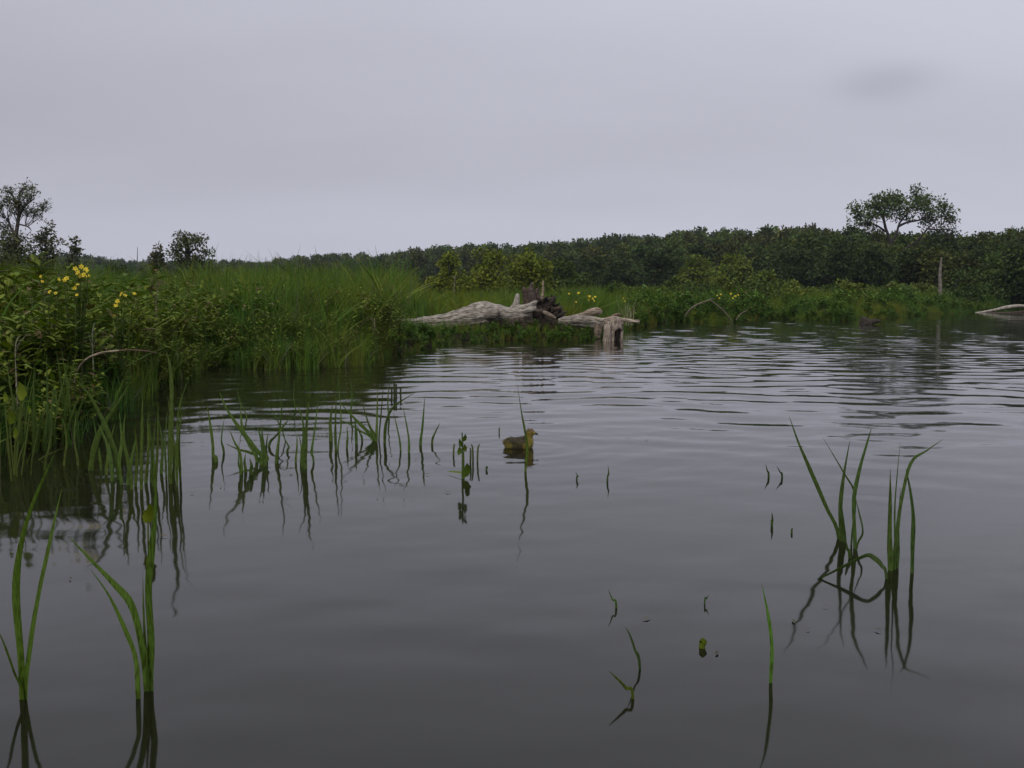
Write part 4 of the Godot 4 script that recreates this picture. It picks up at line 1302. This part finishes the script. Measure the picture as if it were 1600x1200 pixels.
func make_gosling() -> void:
	rng.seed = 95
	var o := thing("gosling", "fluffy olive and yellow gosling swimming between the reeds", "gosling", gosling_at)
	o.rotation.y = -0.12
	var lo := Vector3(-0.105, -0.03, -0.06)
	var cs := 0.0034
	var N := Vector3i(62, 44, 36)
	var val := PackedFloat32Array()
	val.resize(N.x * N.y * N.z)
	for z in N.z:
		for y in N.y:
			for x in N.x:
				val[(z * N.y + y) * N.x + x] = gosling_field(lo + Vector3(x, y, z) * cs)
	var mb := MB.new()
	var at := {}
	var idx := func(x: int, y: int, z: int) -> int: return (z * N.y + y) * N.x + x
	for z in N.z - 1:
		for y in N.y - 1:
			for x in N.x - 1:
				var sum := Vector3.ZERO
				var cnt := 0
				var inside := 0
				for e in 8:
					if val[idx.call(x + (e & 1), y + ((e >> 1) & 1), z + (e >> 2))] < 0.0:
						inside += 1
				if inside == 0 or inside == 8:
					continue
				for e in 8:
					var ca := Vector3i(e & 1, (e >> 1) & 1, e >> 2)
					var va: float = val[idx.call(x + ca.x, y + ca.y, z + ca.z)]
					for ax in 3:
						if ca[ax] == 0:
							var cb := ca
							cb[ax] = 1
							var vb: float = val[idx.call(x + cb.x, y + cb.y, z + cb.z)]
							if (va < 0.0) != (vb < 0.0):
								sum += Vector3(ca).lerp(Vector3(cb), va / (va - vb))
								cnt += 1
				var p := lo + (Vector3(x, y, z) + sum / cnt) * cs
				at[Vector3i(x, y, z)] = mb.v.size()
				mb.v.append(p)
				mb.n.append(Vector3.UP)
				# down: brown cap, back and wings; yellow face, breast and rump
				var nz := fn.get_noise_3d(p.x * 2600.0, p.y * 2600.0, p.z * 2600.0)
				var back := smoothstep(0.018, 0.04, p.y + 0.012 * nz - 0.12 * maxf(0.0, p.x - 0.03)) * (1.0 - smoothstep(0.036, 0.05, p.x))
				var cap := smoothstep(0.094, 0.102, p.y + 0.006 * nz)
				var wing := smoothstep(0.03, 0.036, absf(p.z)) * smoothstep(-0.05, -0.03, p.x) * (1.0 - smoothstep(0.02, 0.03, p.x))
				var rump := 1.0 - smoothstep(-0.075, -0.05, p.x)
				var col := Color(0.2, 0.16, 0.018).lerp(Color(0.05, 0.04, 0.017), clampf(maxf(back * (1.0 - 0.5 * rump), wing * 0.85), 0.0, 1.0))
				col = col.lerp(Color(0.095, 0.06, 0.03), cap)
				col = col * (1.0 + 0.35 * nz)
				mb.c.append(Color(col.r, col.g, col.b))
	for z in range(1, N.z - 1):
		for y in range(1, N.y - 1):
			for x in range(1, N.x - 1):
				var v0: bool = val[idx.call(x, y, z)] < 0.0
				for ax in 3:
					var q := Vector3i(x, y, z)
					q[ax] += 1
					var v1: bool = val[idx.call(q.x, q.y, q.z)] < 0.0
					if v0 == v1:
						continue
					var b := Vector3i.ZERO
					var c := Vector3i.ZERO
					b[(ax + 1) % 3] = 1
					c[(ax + 2) % 3] = 1
					var p := Vector3i(x, y, z)
					if not (at.has(p) and at.has(p - b) and at.has(p - c) and at.has(p - b - c)):
						continue
					var i0: int = at[p - b - c]
					var i1: int = at[p - c]
					var i2: int = at[p]
					var i3: int = at[p - b]
					for k in ([i0, i2, i1, i0, i3, i2] if v0 else [i0, i1, i2, i0, i2, i3]):
						mb.ix.append(k)
	mb.face_out(Vector3(0, 0.03, 0))
	part("body", mb.mesh(M.down), o)
	var fluff := MB.new()
	for i in 5200:
		var k := rng.randi() % mb.v.size()
		if mb.v[k].x > 0.078:
			continue
		var nn := mb.n[k]
		var dr := (nn * 0.55 + Vector3(-0.7, -0.12, 0) + rv(0.5)).normalized()
		fluff.leaf(mb.v[k] - nn * 0.0008, dr, dr.cross(rdir()).normalized(), rng.randf_range(0.006, 0.013) * (0.5 if mb.v[k].y > 0.075 else 1.0), 0.0018, tone(mb.c[k], 0.3))
	part("down", fluff.mesh(M.down), o)
	var bill := MB.new()
	bill.tube(spline([Vector3(0.083, 0.0875, 0), Vector3(0.092, 0.0845, 0), Vector3(0.101, 0.0805, 0), Vector3(0.106, 0.0785, 0)], 4), spline1([0.0085, 0.0068, 0.005, 0.0015], 4), 12, Color.WHITE)
	part("bill", bill.mesh(M.beak), o)
	for s in [-1.0, 1.0]:
		var e := SphereMesh.new()
		e.radius = 0.0034; e.height = 0.0068
		e.radial_segments = 12; e.rings = 6
		e.material = M.eye_black
		var eo := part("eye", e, o)
		eo.position = Vector3(0.0715, 0.0945, s * 0.0165)

# ---------------------------------------------------------------- build
func _ready() -> void:
	fn.seed = 5
	fn.frequency = 0.01
	fn.fractal_octaves = 3
	fine_noise.seed = 9
	fine_noise.frequency = 1.0
	fine_noise.fractal_type = FastNoiseLite.FRACTAL_NONE
	var cam := Camera3D.new()
	cam.name = "camera"
	cam.fov = rad_to_deg(2.0 * atan(600.0 / FOC))
	cam.near = 0.05
	cam.far = 6000.0
	cam.position = Vector3(0, EYE, 0)
	cam.rotation.x = -pitch
	cam.current = true
	add_child(cam)
	var env := Environment.new()
	env.background_mode = Environment.BG_SKY
	var sky := Sky.new()
	var pano := PanoramaSkyMaterial.new()
	pano.panorama = make_sky()
	sky.sky_material = pano
	env.sky = sky
	env.tonemap_mode = Environment.TONE_MAPPER_LINEAR
	env.tonemap_exposure = 1.0
	env.sdfgi_enabled = true
	env.ssao_enabled = true
	env.ssil_enabled = true
	env.fog_enabled = true
	env.fog_density = 0.00025
	env.fog_light_color = Color(0.8, 0.83, 0.92)
	var we := WorldEnvironment.new()
	we.name = "world"
	we.environment = env
	add_child(we)
	var sun := DirectionalLight3D.new()
	sun.name = "sun"
	sun.light_energy = 0.48
	sun.light_color = Color(1.0, 0.97, 0.92)
	sun.light_angular_distance = 30.0
	sun.shadow_enabled = true
	sun.rotation_degrees = Vector3(-49, -24, 0)
	add_child(sun)

	prep_tables()
	make_materials()
	gosling_at = on_level(812, 700)
	make_ground()
	make_water()
	print("land and water")
	make_forest()
	rng.seed = 101
	make_big_tree()
	rng.seed = 102
	make_left_trees()
	rng.seed = 103
	make_mid_trees()
	print("trees")
	make_marsh()
	make_bank_plants()
	make_driftwood()
	make_flowers()
	make_stalks()
	make_small_plants()
	make_reeds()
	make_gosling()
	print("done")
